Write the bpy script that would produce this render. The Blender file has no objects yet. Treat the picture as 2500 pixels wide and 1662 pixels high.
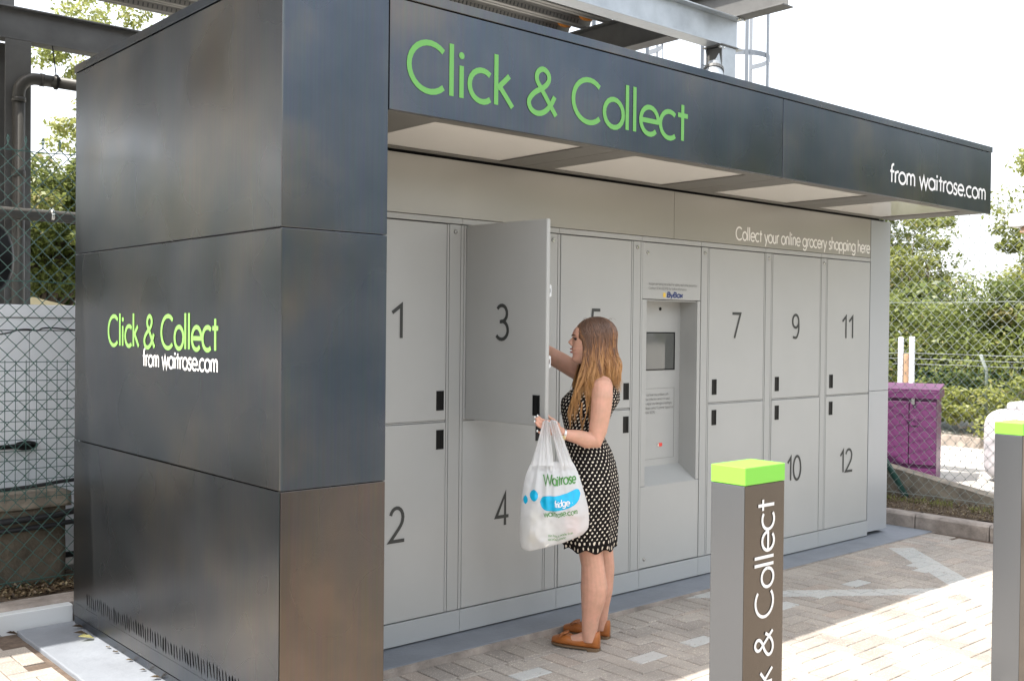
import bpy, math, random
import numpy as np
from mathutils import Vector, Matrix, noise
random.seed(7); rng = np.random.default_rng(11)
R = math.radians
scene = bpy.context.scene
col = scene.collection

# ------------------------------------------------------------------ camera
yaw, pit, rol = 0.7202, -0.01336, 0.0099
F = Vector((math.sin(yaw)*math.cos(pit), math.cos(yaw)*math.cos(pit), math.sin(pit)))
Rt = Vector((math.cos(yaw), -math.sin(yaw), 0)); Up = Rt.cross(F)
R2 = Rt*math.cos(rol)+Up*math.sin(rol); U2 = Up*math.cos(rol)-Rt*math.sin(rol)
cam_d = bpy.data.cameras.new('camera'); cam = bpy.data.objects.new('camera', cam_d); col.objects.link(cam)
cam.matrix_world = Matrix(((R2.x, U2.x, -F.x, -1.963), (R2.y, U2.y, -F.y, -3.573), (R2.z, U2.z, -F.z, 1.6494), (0, 0, 0, 1)))
cam_d.sensor_width = 36; cam_d.sensor_fit = 'HORIZONTAL'; cam_d.lens = 36.668
cam_d.clip_start = 0.05; cam_d.clip_end = 800
scene.camera = cam

# ------------------------------------------------------------------ light
SUN_TRAVEL = Vector((1.9, -0.36, -3.04)).normalized()
to_sun = -SUN_TRAVEL
w = bpy.data.worlds.new('World'); scene.world = w; w.use_nodes = True
nt = w.node_tree; bg = nt.nodes['Background']
sky = nt.nodes.new('ShaderNodeTexSky'); sky.sky_type = 'NISHITA'; sky.sun_disc = False
sky.sun_elevation = math.asin(to_sun.z); sky.sun_rotation = math.atan2(to_sun.x, to_sun.y)
sky.air_density = 1.0; sky.dust_density = 6.0; sky.ozone_density = 0.6
mixw = nt.nodes.new('ShaderNodeMix'); mixw.data_type = 'RGBA'; mixw.inputs[0].default_value = .72
mixw.inputs[7].default_value = (4.6, 4.75, 4.9, 1)   # thin bright white cloud veil over the blue sky
nt.links.new(sky.outputs[0], mixw.inputs[6]); nt.links.new(mixw.outputs[2], bg.inputs[0]); bg.inputs[1].default_value = 0.12
sun_d = bpy.data.lights.new('sun', 'SUN'); sun_d.energy = 2.6; sun_d.angle = R(0.5); sun_d.color = (1.0, 0.95, 0.87)
sun = bpy.data.objects.new('sun', sun_d); col.objects.link(sun)
sun.rotation_euler = SUN_TRAVEL.to_track_quat('-Z', 'Y').to_euler(); sun.location = (0, 0, 12)
vs = scene.view_settings; vs.view_transform = 'Standard'; vs.look = 'None'; vs.gamma = 1; vs.exposure = 1.92
vs.use_curve_mapping = False

# ------------------------------------------------------------------ helpers
ORG = {}
def tag(o, label=None, cat=None, group=None, kind=None):
    if label: o['label'] = label
    if cat: o['category'] = cat
    if group: o['group'] = group
    if kind: o['kind'] = kind
    return o
def thing(name, label, cat, loc=(0, 0, 0), group=None, rot=None):
    o = bpy.data.objects.new(name, None); col.objects.link(o); o.location = loc; o.empty_display_size = .1
    if rot is not None: o.rotation_euler = (0, 0, rot); ORG[o.name] = (0, 0, 0)
    else: ORG[o.name] = tuple(loc)
    return tag(o, label, cat, group)

class MB:
    def __init__(s): s.v = []; s.f = []; s.uv = {}
    def add(s, vs, fs):
        n = len(s.v); s.v += [tuple(p) for p in vs]; s.f += [tuple(i+n for i in f) for f in fs]; return n
    def box(s, x0, x1, y0, y1, z0, z1):
        s.add([(x0,y0,z0),(x1,y0,z0),(x1,y1,z0),(x0,y1,z0),(x0,y0,z1),(x1,y0,z1),(x1,y1,z1),(x0,y1,z1)],
              [(0,3,2,1),(4,5,6,7),(0,1,5,4),(1,2,6,5),(2,3,7,6),(3,0,4,7)]); return s
    def obox(s, c, ax, ay, az):
        c, ax, ay, az = map(Vector, (c, ax, ay, az))
        P = [c+sx*ax+sy*ay+sz*az for sz in (-1,1) for sx, sy in ((-1,-1),(1,-1),(1,1),(-1,1))]
        s.add(P, [(0,3,2,1),(4,5,6,7),(0,1,5,4),(1,2,6,5),(2,3,7,6),(3,0,4,7)]); return s
    def tube(s, path, r, n=8, cap=True, flat=1.0, up=None):
        path = [Vector(p) for p in path]; m = len(path)
        rs = r if hasattr(r, '__len__') else [r]*m
        rings = []; prev = None
        for i, p in enumerate(path):
            d = (path[min(i+1, m-1)]-path[max(i-1, 0)])
            if d.length < 1e-9: d = Vector((0, 0, 1))
            d.normalize()
            if prev is None:
                a = Vector(up) if up is not None else (Vector((0, 0, 1)) if abs(d.z) < .9 else Vector((1, 0, 0)))
            else: a = prev
            a = a-d*a.dot(d)
            if a.length < 1e-6: a = d.orthogonal()
            a.normalize(); prev = a; b = d.cross(a)
            rings.append([p+(a*math.cos(2*math.pi*k/n)*flat+b*math.sin(2*math.pi*k/n))*rs[i] for k in range(n)])
        return s.loft(rings, cap)
    def loft(s, rings, cap=True, close=True):
        n = len(rings[0]); vs = [p for r in rings for p in r]; fs = []
        for i in range(len(rings)-1):
            for k in range(n if close else n-1):
                k2 = (k+1) % n
                fs.append((i*n+k, i*n+k2, (i+1)*n+k2, (i+1)*n+k))
        if cap and close:
            fs.append(tuple(range(n-1, -1, -1))); fs.append(tuple((len(rings)-1)*n+k for k in range(n)))
        s.add(vs, fs); return s
    def prism(s, poly, ext, o=(0,0,0)):
        """poly: 3D points of a planar outline, ext: extrusion vector"""
        n = len(poly); e = Vector(ext); P = [Vector(p) for p in poly]
        s.add(P+[p+e for p in P], [tuple(range(n-1,-1,-1)), tuple(range(n, 2*n))]+[(k, (k+1)%n, n+(k+1)%n, n+k) for k in range(n)]); return s
    def ell(s, c, r, nu=10, nv=8, M=None):
        c = Vector(c); rings = []
        for j in range(1, nv):
            th = math.pi*j/nv
            ring = []
            for i in range(nu):
                ph = 2*math.pi*i/nu
                q = Vector((r[0]*math.sin(th)*math.cos(ph), r[1]*math.sin(th)*math.sin(ph), -r[2]*math.cos(th)))
                if M: q = M @ q
                ring.append(c+q)
            rings.append(ring)
        b = Vector((0,0,-r[2])); t = Vector((0,0,r[2]))
        if M: b = M@b; t = M@t
        n0 = len(s.v); s.loft(rings, False); s.v += [tuple(c+b), tuple(c+t)]
        L = len(s.v); last = n0+(nv-2)*nu
        for i in range(nu):
            s.f.append((L-2, n0+(i+1)%nu, n0+i)); s.f.append((L-1, last+i, last+(i+1)%nu))
        return s
    def build(s, name, mat, parent=None, smooth=False, bevel=0, org=None, subd=0, flip=False):
        me = bpy.data.meshes.new(name)
        o0 = org if org is not None else (ORG[parent.name] if parent is not None else (0, 0, 0))
        me.from_pydata([(p[0]-o0[0], p[1]-o0[1], p[2]-o0[2]) for p in s.v], [], s.f)
        if mat: me.materials.append(mat)
        if smooth: me.polygons.foreach_set('use_smooth', [True]*len(me.polygons))
        me.update()
        o = bpy.data.objects.new(name, me); col.objects.link(o)
        if parent is not None: o.parent = parent; ORG[o.name] = o0
        elif org is not None: o.location = org; ORG[o.name] = tuple(org)
        else: ORG[o.name] = (0, 0, 0)
        if bevel:
            b = o.modifiers.new('b', 'BEVEL'); b.width = bevel; b.segments = 2; b.limit_method = 'ANGLE'; b.angle_limit = R(50)
            b.harden_normals = False
        if subd:
            b = o.modifiers.new('s', 'SUBSURF'); b.levels = b.render_levels = subd
        return o

# ------------------------------------------------------------------ materials
def srgb(h):
    h = h.lstrip('#'); c = [int(h[i:i+2], 16)/255 for i in (0, 2, 4)]
    return tuple((x/12.92 if x <= .04045 else ((x+.055)/1.055)**2.4) for x in c)
def mat(name, base, rough=.5, metal=0, spec=.5, coat=0, var=0, vscale=3, bump=0, bscale=60, rvar=0, coord='Object', trans=0, emit=None, tint=None, stretch=(1,1,1)):
    m = bpy.data.materials.new(name); m.use_nodes = True; n = m.node_tree; N = n.nodes; L = n.links
    p = N['Principled BSDF']; p.inputs['Base Color'].default_value = (*base, 1); p.inputs['Roughness'].default_value = rough
    p.inputs['Metallic'].default_value = metal; p.inputs['Specular IOR Level'].default_value = spec
    if coat: p.inputs['Coat Weight'].default_value = coat; p.inputs['Coat Roughness'].default_value = .15
    if trans: p.inputs['Transmission Weight'].default_value = trans
    if emit: p.inputs['Emission Color'].default_value = (*emit, 1); p.inputs['Emission Strength'].default_value = 1
    if var or bump or rvar:
        tc = N.new('ShaderNodeTexCoord'); mp = N.new('ShaderNodeMapping'); mp.inputs['Scale'].default_value = stretch
        L.new(tc.outputs[coord], mp.inputs[0])
        if var or rvar:
            nz = N.new('ShaderNodeTexNoise'); nz.inputs['Scale'].default_value = vscale; nz.inputs['Detail'].default_value = 6
            nz.inputs['Roughness'].default_value = .6
            L.new(mp.outputs[0], nz.inputs['Vector'])
        if var:
            mr = N.new('ShaderNodeMapRange'); mr.inputs[1].default_value = .3; mr.inputs[2].default_value = .7
            L.new(nz.outputs['Fac'], mr.inputs[0])
            mx = N.new('ShaderNodeMix'); mx.data_type = 'RGBA'
            b2 = tint if tint else tuple(min(1, c*(1+var)) for c in base)
            b1 = tuple(c*(1-var) for c in base)
            mx.inputs[6].default_value = (*b1, 1); mx.inputs[7].default_value = (*b2, 1)
            L.new(mr.outputs[0], mx.inputs[0]); L.new(mx.outputs[2], p.inputs['Base Color'])
        if rvar:
            mr2 = N.new('ShaderNodeMapRange'); mr2.inputs[1].default_value = .3; mr2.inputs[2].default_value = .7
            mr2.inputs[3].default_value = max(.02, rough-rvar); mr2.inputs[4].default_value = rough+rvar
            L.new(nz.outputs['Fac'], mr2.inputs[0]); L.new(mr2.outputs[0], p.inputs['Roughness'])
        if bump:
            nb = N.new('ShaderNodeTexNoise'); nb.inputs['Scale'].default_value = bscale; nb.inputs['Detail'].default_value = 5
            L.new(mp.outputs[0], nb.inputs['Vector']); bp = N.new('ShaderNodeBump'); bp.inputs['Strength'].default_value = bump
            bp.inputs['Distance'].default_value = .01
            L.new(nb.outputs['Fac'], bp.inputs['Height']); L.new(bp.outputs[0], p.inputs['Normal'])
    return m

M = {}
M['locker'] = mat('grey powder coat', (.40, .405, .395), .36, 0, .5, var=.03, vscale=2, bump=.02, bscale=900)
_n = M['locker'].node_tree; _p = _n.nodes['Principled BSDF']; _tc = _n.nodes.new('ShaderNodeTexCoord'); _nz = _n.nodes.new('ShaderNodeTexNoise'); _nz.inputs['Scale'].default_value = 5; _nz.inputs['Detail'].default_value = 1.5
_mr = _n.nodes.new('ShaderNodeMapRange'); _mr.inputs[1].default_value = .15; _mr.inputs[2].default_value = .85; _mr.inputs[3].default_value = .26; _mr.inputs[4].default_value = .48
_n.links.new(_tc.outputs['Object'], _nz.inputs['Vector']); _n.links.new(_nz.outputs['Fac'], _mr.inputs[0]); _n.links.new(_mr.outputs[0], _p.inputs['Roughness'])
M['locker_frame'] = mat('grey frame coat', (.39, .395, .385), .45, 0, .5)
M['header'] = mat('satin grey steel', (.36, .345, .31), .28, .15, .5)
M['void'] = mat('void', (.004, .004, .004), .9)
M['endp'] = mat('pale satin steel', (.40, .415, .43), .3, .15, .5)
M['gap'] = mat('dark gap', (.035, .035, .035), .8)
M['kick'] = mat('grey kick panel coat', (.37, .385, .39), .45)
M['faint'] = mat('grey print', (.14, .14, .13), .5)
M['number'] = mat('charcoal vinyl', (.035, .037, .035), .5)
M['black'] = mat('black plastic', (.006, .006, .006), .45, 0, .25)
M['green'] = mat('green vinyl', (.13, .38, .085), .5)
M['white'] = mat('white vinyl', (.78, .78, .78), .5)
M['pale_text'] = mat('pale vinyl', (.86, .84, .80), .5)
M['soffit'] = mat('soffit grey', (.15, .145, .13), .5)
M['diffuser'] = mat('opal diffuser', (.80, .78, .74), .12, 0, .5)
M['lockmetal'] = mat('nickel lock', (.55, .55, .53), .25, .9)
M['slab'] = mat('painted slab', (.205, .222, .25), .6, var=.12, vscale=4, bump=.25, bscale=40)
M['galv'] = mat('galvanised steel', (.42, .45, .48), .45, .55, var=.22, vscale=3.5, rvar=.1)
M['galv_dark'] = mat('dark galvanised steel', (.13, .13, .128), .6, .35, var=.2, vscale=3)  # dark copy of the galvanised steel; the left column's shade is in it
M['pipe'] = mat('grey soil pipe', (.045, .043, .038), .5)  # base darkened to hold the shade the pipes stand in
M['post_steel'] = mat('brushed bollard steel', (.205, .22, .24), .27, .92)
M['plate'] = mat('ground reflection steel', (.125, .108, .092), .24, .9, rvar=.04, var=.08, vscale=2, stretch=(1,1,.2))  # brown reflection of the ground put into the bollard front's colour
M['cap_green'] = mat('lime painted cap', (.20, .60, .055), .45)
M['conc'] = mat('weathered concrete', (.26, .225, .18), .9, var=.4, vscale=9, bump=.6, bscale=70)
M['conc_dark'] = mat('stained concrete', (.115, .095, .07), .95, var=.4, vscale=7, bump=.7, bscale=60)
M['kerbm'] = mat('concrete kerb', (.30, .26, .23), .9, var=.35, vscale=8, bump=.6, bscale=80)
M['trim'] = mat('white trim', (.62, .64, .65), .4)
M['wire'] = mat('green coated wire', (.035, .10, .085), .35, 0, .6)
M['wire_pale'] = mat('sunlit grey green wire', (.30, .34, .32), .4, .1, .6)  # sunlight on the right fence wires put into this paler colour
M['container'] = mat('pale grey container panel', (.80, .82, .85), .35, var=.04, vscale=2)
M['rubber'] = mat('black rubber', (.02, .02, .022), .45)
M['dirt'] = mat('leaf litter soil', (.10, .07, .045), 1, var=.6, vscale=25, bump=1, bscale=90)
M['asphalt'] = mat('pale yard concrete', (.42, .40, .37), .9, var=.1, vscale=6, bump=.3)
M['purple'] = mat('purple painted steel', (.115, .028, .10), .4, var=.08, vscale=2)
M['tank'] = mat('translucent white plastic', (.47, .455, .48), .4)
M['skin'] = mat('skin', (.58, .335, .235), .48, 0, .4, var=.10, vscale=22, bump=.12, bscale=160, tint=(.64, .34, .25))
M['skin'].node_tree.nodes['Principled BSDF'].inputs['Subsurface Weight'].default_value = .12
M['skin'].node_tree.nodes['Principled BSDF'].inputs['Subsurface Radius'].default_value = (.012, .004, .002)
M['lips'] = mat('lips', (.36, .12, .10), .4)
M['nail'] = mat('white nail varnish', (.8, .8, .8), .2)
M['tan'] = mat('tan leather', (.36, .115, .025), .35, var=.15, vscale=20, bump=.1, bscale=150)
M['sole'] = mat('brown sole', (.16, .10, .055), .7)
M['eye'] = mat('eye dark', (.02, .014, .01), .3)
M['gold'] = mat('gold watch', (.75, .62, .35), .2, .9)
M['silverm'] = mat('silver', (.75, .74, .72), .2, .9)
M['bark'] = mat('bark', (.09, .07, .05), .95, var=.3, vscale=12, bump=.8, bscale=40)

def steel(nm='blackened steel', C=((.056, .074, .098), (.092, .105, .124), (.175, .158, .138))):
    m = bpy.data.materials.new(nm); m.use_nodes = True; N = m.node_tree.nodes; L = m.node_tree.links
    p = N['Principled BSDF']; p.inputs['Metallic'].default_value = .9
    tc = N.new('ShaderNodeTexCoord'); oi = N.new('ShaderNodeObjectInfo')
    vm = N.new('ShaderNodeVectorMath'); vm.operation = 'ADD'
    sc = N.new('ShaderNodeVectorMath'); sc.operation = 'SCALE'; cmb = N.new('ShaderNodeCombineXYZ')
    L.new(oi.outputs['Random'], cmb.inputs[0]); L.new(oi.outputs['Random'], cmb.inputs[1]); L.new(cmb.outputs[0], sc.inputs[0]); sc.inputs['Scale'].default_value = 40
    L.new(tc.outputs['Object'], vm.inputs[0]); L.new(sc.outputs[0], vm.inputs[1])
    n1 = N.new('ShaderNodeTexNoise'); n1.inputs['Scale'].default_value = 1.5; n1.inputs['Detail'].default_value = 5; n1.inputs['Roughness'].default_value = .5
    L.new(vm.outputs[0], n1.inputs['Vector'])
    cr = N.new('ShaderNodeValToRGB'); e = cr.color_ramp.elements; n1.inputs['Detail'].default_value = 6; n1.inputs['Roughness'].default_value = .5
    e[0].position = .28; e[0].color = (*C[0], 1); e[1].position = .74; e[1].color = (*C[2], 1)
    k = cr.color_ramp.elements.new(.5); k.color = (*C[1], 1)
    L.new(n1.outputs['Fac'], cr.inputs[0])
    # fine vertical brushing
    mp = N.new('ShaderNodeMapping'); mp.inputs['Scale'].default_value = (60, 60, 1.5); L.new(vm.outputs[0], mp.inputs[0])
    n2 = N.new('ShaderNodeTexNoise'); n2.inputs['Scale'].default_value = 1.5; n2.inputs['Detail'].default_value = 3; L.new(mp.outputs[0], n2.inputs['Vector'])
    mx = N.new('ShaderNodeMix'); mx.data_type = 'RGBA'; mx.blend_type = 'MULTIPLY'; mx.inputs[0].default_value = .25
    L.new(cr.outputs[0], mx.inputs[6]); L.new(n2.outputs['Color'], mx.inputs[7])
    # pale specks
    n3 = N.new('ShaderNodeTexNoise'); n3.inputs['Scale'].default_value = 70; n3.inputs['Detail'].default_value = 0; L.new(vm.outputs[0], n3.inputs['Vector'])
    mr = N.new('ShaderNodeMapRange'); mr.inputs[1].default_value = .87; mr.inputs[2].default_value = .9; mr.inputs[4].default_value = 0; L.new(n3.outputs['Fac'], mr.inputs[0])
    mx2 = N.new('ShaderNodeMix'); mx2.data_type = 'RGBA'; mx2.inputs[7].default_value = (.4, .36, .28, 1)
    L.new(mr.outputs[0], mx2.inputs[0]); L.new(mx.outputs[2], mx2.inputs[6]); L.new(mx2.outputs[2], p.inputs['Base Color'])
    n4 = N.new('ShaderNodeTexNoise'); n4.inputs['Scale'].default_value = 2.2; n4.inputs['Detail'].default_value = 1; L.new(vm.outputs[0], n4.inputs['Vector'])
    mr2 = N.new('ShaderNodeMapRange'); mr2.inputs[1].default_value = .15; mr2.inputs[2].default_value = .85; mr2.inputs[3].default_value = .20; mr2.inputs[4].default_value = .38
    L.new(n4.outputs['Fac'], mr2.inputs[0]); L.new(mr2.outputs[0], p.inputs['Roughness'])
    n5 = N.new('ShaderNodeTexNoise'); n5.inputs['Scale'].default_value = .9; n5.inputs['Detail'].default_value = 1; L.new(vm.outputs[0], n5.inputs['Vector'])
    bp = N.new('ShaderNodeBump'); bp.inputs['Strength'].default_value = .35; bp.inputs['Distance'].default_value = .03
    L.new(n5.outputs['Fac'], bp.inputs['Height']); L.new(bp.outputs[0], p.inputs['Normal'])
    return m
M['steel'] = steel()
M['steel_side'] = steel('sky sheen steel', ((.088, .100, .115), (.125, .132, .142), (.190, .176, .158)))  # same blackened steel, lightened for the sky reflecting in the side panels
M['steel_warm'] = steel('paving reflection steel', ((.085, .085, .088), (.13, .112, .098), (.215, .165, .130)))  # sunlit paving's brown reflection put into the lower pillar panel's colour

def paver_mat():
    m = bpy.data.materials.new('concrete paver'); m.use_nodes = True; N = m.node_tree.nodes; L = m.node_tree.links
    p = N['Principled BSDF']; p.inputs['Roughness'].default_value = .85
    geo = N.new('ShaderNodeNewGeometry'); oi = N.new('ShaderNodeAttribute'); oi.attribute_name = 'tone'
    cr = N.new('ShaderNodeValToRGB'); e = cr.color_ramp.elements
    e[0].position = 0; e[0].color = (.27, .24, .215, 1); e[1].position = 1; e[1].color = (.345, .285, .245, 1)
    for pos, c in ((.3, (.31, .28, .25)), (.6, (.34, .305, .27)), (.85, (.315, .28, .245)), (.93, (.34, .29, .25))):
        k = e.new(pos); k.color = (*c, 1)
    L.new(oi.outputs['Fac'], cr.inputs[0])
    n1 = N.new('ShaderNodeTexNoise'); n1.inputs['Scale'].default_value = 130; n1.inputs['Detail'].default_value = 4; L.new(geo.outputs['Position'], n1.inputs['Vector'])
    mr = N.new('ShaderNodeMapRange'); mr.inputs[1].default_value = .56; mr.inputs[2].default_value = .68; L.new(n1.outputs['Fac'], mr.inputs[0])
    mx = N.new('ShaderNodeMix'); mx.data_type = 'RGBA'; mx.inputs[7].default_value = (.55, .48, .40, 1)
    L.new(mr.outputs[0], mx.inputs[0]); L.new(cr.outputs[0], mx.inputs[6])
    n2 = N.new('ShaderNodeTexNoise'); n2.inputs['Scale'].default_value = 2.5; n2.inputs['Detail'].default_value = 6; L.new(geo.outputs['Position'], n2.inputs['Vector'])
    mx3 = N.new('ShaderNodeMix'); mx3.data_type = 'RGBA'; mx3.blend_type = 'OVERLAY'; mx3.inputs[0].default_value = .5
    L.new(mx.outputs[2], mx3.inputs[6]); L.new(n2.outputs['Fac'], mx3.inputs[7])
    # worn painted stripes, laid across the pavers
    sep = N.new('ShaderNodeSeparateXYZ'); L.new(geo.outputs['Position'], sep.inputs[0])
    nw = N.new('ShaderNodeTexNoise'); nw.inputs['Scale'].default_value = 60; nw.inputs['Detail'].default_value = 3; L.new(geo.outputs['Position'], nw.inputs['Vector'])
    def mth(op, a, b=None, c=None):
        q = N.new('ShaderNodeMath'); q.operation = op
        for i, x in enumerate((a, b, c)):
            if x is None: continue
            if isinstance(x, (int, float)): q.inputs[i].default_value = x
            else: L.new(x, q.inputs[i])
        return q.outputs[0]
    def stripe(p0, p1, half):
        d = Vector((p1[0]-p0[0], p1[1]-p0[1])); ln = d.length; d.normalize(); n = (-d.y, d.x)
        dist = mth('ADD', mth('MULTIPLY', mth('SUBTRACT', sep.outputs[0], p0[0]), n[0]), mth('MULTIPLY', mth('SUBTRACT', sep.outputs[1], p0[1]), n[1]))
        al = mth('ADD', mth('MULTIPLY', mth('SUBTRACT', sep.outputs[0], p0[0]), d.x), mth('MULTIPLY', mth('SUBTRACT', sep.outputs[1], p0[1]), d.y))
        a = mth('LESS_THAN', mth('ABSOLUTE', dist), half)
        b = mth('MULTIPLY', mth('GREATER_THAN', al, 0), mth('LESS_THAN', al, ln))
        return mth('MULTIPLY', a, b)
    s1 = stripe((3.15, .62-.02), (5.2, -.98), .075)
    s2 = stripe((5.5, .42), (4.35, -.85), .095)
    nm = mth('GREATER_THAN', nw.outputs['Fac'], .36)
    at2 = N.new('ShaderNodeAttribute'); at2.attribute_name = 'paint'
    msk = mth('MULTIPLY', mth('MAXIMUM', mth('MAXIMUM', s1, s2), at2.outputs['Fac']), nm)
    msk = mth('MULTIPLY', msk, .55)
    mx2 = N.new('ShaderNodeMix'); mx2.data_type = 'RGBA'; mx2.inputs[7].default_value = (.52, .55, .55, 1)
    L.new(msk, mx2.inputs[0]); L.new(mx3.outputs[2], mx2.inputs[6]); L.new(mx2.outputs[2], p.inputs['Base Color'])
    bp = N.new('ShaderNodeBump'); bp.inputs['Strength'].default_value = .5; bp.inputs['Distance'].default_value = .004
    L.new(n1.outputs['Fac'], bp.inputs['Height']); L.new(bp.outputs[0], p.inputs['Normal'])
    return m
M['paver'] = paver_mat()
M['sand'] = mat('joint sand', (.11, .08, .06), 1, var=.3, vscale=20, bump=.4)
M['forecourt'] = mat('asphalt', (.085, .082, .08), .85, var=.15, vscale=3, bump=.4, bscale=30)

def leaf_mat(name, c1, c2, c3=None, tr=.35):
    m = bpy.data.materials.new(name); m.use_nodes = True; N = m.node_tree.nodes; L = m.node_tree.links
    out = N['Material Output']; p = N['Principled BSDF']; p.inputs['Roughness'].default_value = .45
    at = N.new('ShaderNodeAttribute'); at.attribute_name = 'tone'
    cr = N.new('ShaderNodeValToRGB'); e = cr.color_ramp.elements
    e[0].color = (*c1, 1); e[1].color = (*c2, 1)
    if c3: e[1].position = .85; k = e.new(1.0); k.color = (*c3, 1)
    L.new(at.outputs['Fac'], cr.inputs[0]); L.new(cr.outputs[0], p.inputs['Base Color'])
    tr_n = N.new('ShaderNodeBsdfTranslucent'); g = N.new('ShaderNodeGamma'); g.inputs[1].default_value = .8
    L.new(cr.outputs[0], g.inputs[0]); L.new(g.outputs[0], tr_n.inputs[0])
    ms = N.new('ShaderNodeMixShader'); ms.inputs[0].default_value = tr
    L.new(p.outputs[0], ms.inputs[1]); L.new(tr_n.outputs[0], ms.inputs[2]); L.new(ms.outputs[0], out.inputs[0])
    return m
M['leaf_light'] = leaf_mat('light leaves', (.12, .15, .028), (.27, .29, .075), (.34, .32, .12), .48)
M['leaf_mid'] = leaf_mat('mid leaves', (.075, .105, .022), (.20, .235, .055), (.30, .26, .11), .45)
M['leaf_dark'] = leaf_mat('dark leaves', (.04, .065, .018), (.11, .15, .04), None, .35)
M['litter'] = leaf_mat('dry leaves', (.06, .035, .02), (.20, .145, .08), (.38, .32, .19), .2)

# ------------------------------------------------------------------ stroke lettering
def arc(cx, cy, rx, ry, a0, a1, n=14):
    return [(cx+rx*math.cos(R(a0+(a1-a0)*i/n)), cy+ry*math.sin(R(a0+(a1-a0)*i/n))) for i in range(n+1)]
def spl(P, k=5):
    out = []
    for i in range(len(P)-1):
        p0, p1, p2, p3 = P[max(i-1, 0)], P[i], P[i+1], P[min(i+2, len(P)-1)]
        for j in range(k):
            t = j/k; out.append(tuple(.5*((2*p1[a])+(-p0[a]+p2[a])*t+(2*p0[a]-5*p1[a]+4*p2[a]-p3[a])*t*t+(-p0[a]+3*p1[a]-3*p2[a]+p3[a])*t**3) for a in (0, 1)))
    return out+[P[-1]]
X = .47
def glyphs():
    G = {}
    rr = X/2
    bowl = arc(.24, rr, .21, rr, 0, 360, 20)
    G['C'] = ([arc(.36, .35, .33, .35, 47, 313, 20)], .66)
    G['l'] = ([[(.06, 0), (.06, .76)]], .17)
    G['i'] = ([[(.06, 0), (.06, X)], 'dot:.06:.62'], .17)
    G['c'] = ([arc(.25, rr, .22, rr, 50, 310, 16)], .44)
    G['k'] = ([[(.06, 0), (.06, .76)], [(.30, X), (.085, .25)], [(.13, .28), (.36, 0)]], .38)
    G['&'] = ([spl([(.58, 0), (.30, .37), (.20, .52), (.22, .64), (.32, .70), (.42, .64), (.43, .53), (.34, .42), (.16, .31), (.05, .17), (.09, .04), (.22, -.01), (.36, .04), (.48, .17), (.55, .30)], 4)], .66)
    G['o'] = ([bowl], .48)
    G['e'] = ([arc(.24, rr, .21, rr, 355, 395, 4)[::-1][:0]+[(.03, rr)]+[(.45, rr)]+arc(.24, rr, .21, rr, 0, 315, 18)], .47)
    G['t'] = ([[(.14, 0), (.14, .64)], [(.02, X-.02), (.27, X-.02)]], .29)
    G['f'] = ([[(.10, 0), (.10, .60)]+arc(.20, .62, .10, .12, 170, 75, 6), [(.0, X-.02), (.24, X-.02)]], .26)
    G['r'] = ([[(.06, 0), (.06, X)], arc(.22, .30, .16, .17, 180, 75, 7)], .26)
    G['m'] = ([[(.06, 0), (.06, X)], [(.06, .28)]+arc(.18, .31, .12, .16, 180, 0, 8)+[(.30, 0)], [(.30, .28)]+arc(.42, .31, .12, .16, 180, 0, 8)+[(.54, 0)]], .62)
    G['n'] = ([[(.06, 0), (.06, X)], [(.06, .28)]+arc(.20, .29, .14, .18, 180, 0, 8)+[(.34, 0)]], .42)
    G['h'] = ([[(.06, 0), (.06, .76)], [(.06, .28)]+arc(.20, .29, .14, .18, 180, 0, 8)+[(.34, 0)]], .42)
    G['u'] = ([[(.06, X), (.06, .18)]+arc(.20, .18, .14, .18, 180, 360, 8)+[(.34, .18)], [(.34, X), (.34, 0)]], .42)
    G['w'] = ([[(.01, X), (.15, 0), (.29, X), (.43, 0), (.57, X)]], .60)
    G['W'] = ([[(.01, .7), (.20, 0), (.39, .7), (.58, 0), (.77, .7)]], .78)
    G['a'] = ([bowl, [(.45, X), (.45, 0)]], .53)
    G['s'] = ([spl([(.28, .40), (.21, X), (.12, X-.01), (.06, .37), (.10, .28), (.21, .21), (.27, .12), (.22, .02), (.12, 0), (.03, .06)], 4)], .33)
    G['y'] = ([[(.01, X), (.19, 0)], [(.37, X), (.10, -.22)]], .38)
    G['g'] = ([bowl, [(.45, X), (.45, -.04)]+arc(.25, -.04, .20, .18, 0, -150, 8)], .53)
    G['p'] = ([bowl and arc(.27, rr, .21, rr, 0, 360, 20), [(.06, X), (.06, -.22)]], .51)
    G['b'] = ([arc(.27, rr, .21, rr, 0, 360, 20), [(.06, 0), (.06, .76)]], .51)
    G['d'] = ([bowl, [(.45, .76), (.45, 0)]], .53)
    G['v'] = ([[(.01, X), (.18, 0), (.35, X)]], .37)
    G['x'] = ([[(.01, X), (.33, 0)], [(.33, X), (.01, 0)]], .35)
    G['j'] = ([[(.06, X), (.06, -.2)], 'dot:.06:.62'], .17)
    G['.'] = (['dot:.06:.03'], .15); G[','] = ([[(.07, .05), (.03, -.08)]], .13)
    G[' '] = ([], .24)
    G['I'] = ([[(.07, 0), (.07, .7)]], .16)
    G['S'] = ([spl([(.36, .60), (.26, .7), (.12, .68), (.06, .55), (.12, .43), (.28, .32), (.36, .18), (.28, .02), (.14, 0), (.03, .10)], 4)], .42)
    G['B'] = ([[(.06, 0), (.06, .7), (.22, .7)]+arc(.22, .54, .14, .16, 90, -90, 8)+[(.06, .38)], [(.22, .38)]+arc(.24, .19, .17, .19, 90, -90, 8)+[(.06, 0)]], .46)
    G['1'] = ([[(.04, .52), (.20, .68), (.20, 0)]], .30)
    G['2'] = ([arc(.22, .50, .17, .20, 165, 0, 9)+spl([(.39, .50), (.33, .33), (.04, .015)], 4)+[(.43, .015)]], .46)
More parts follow.
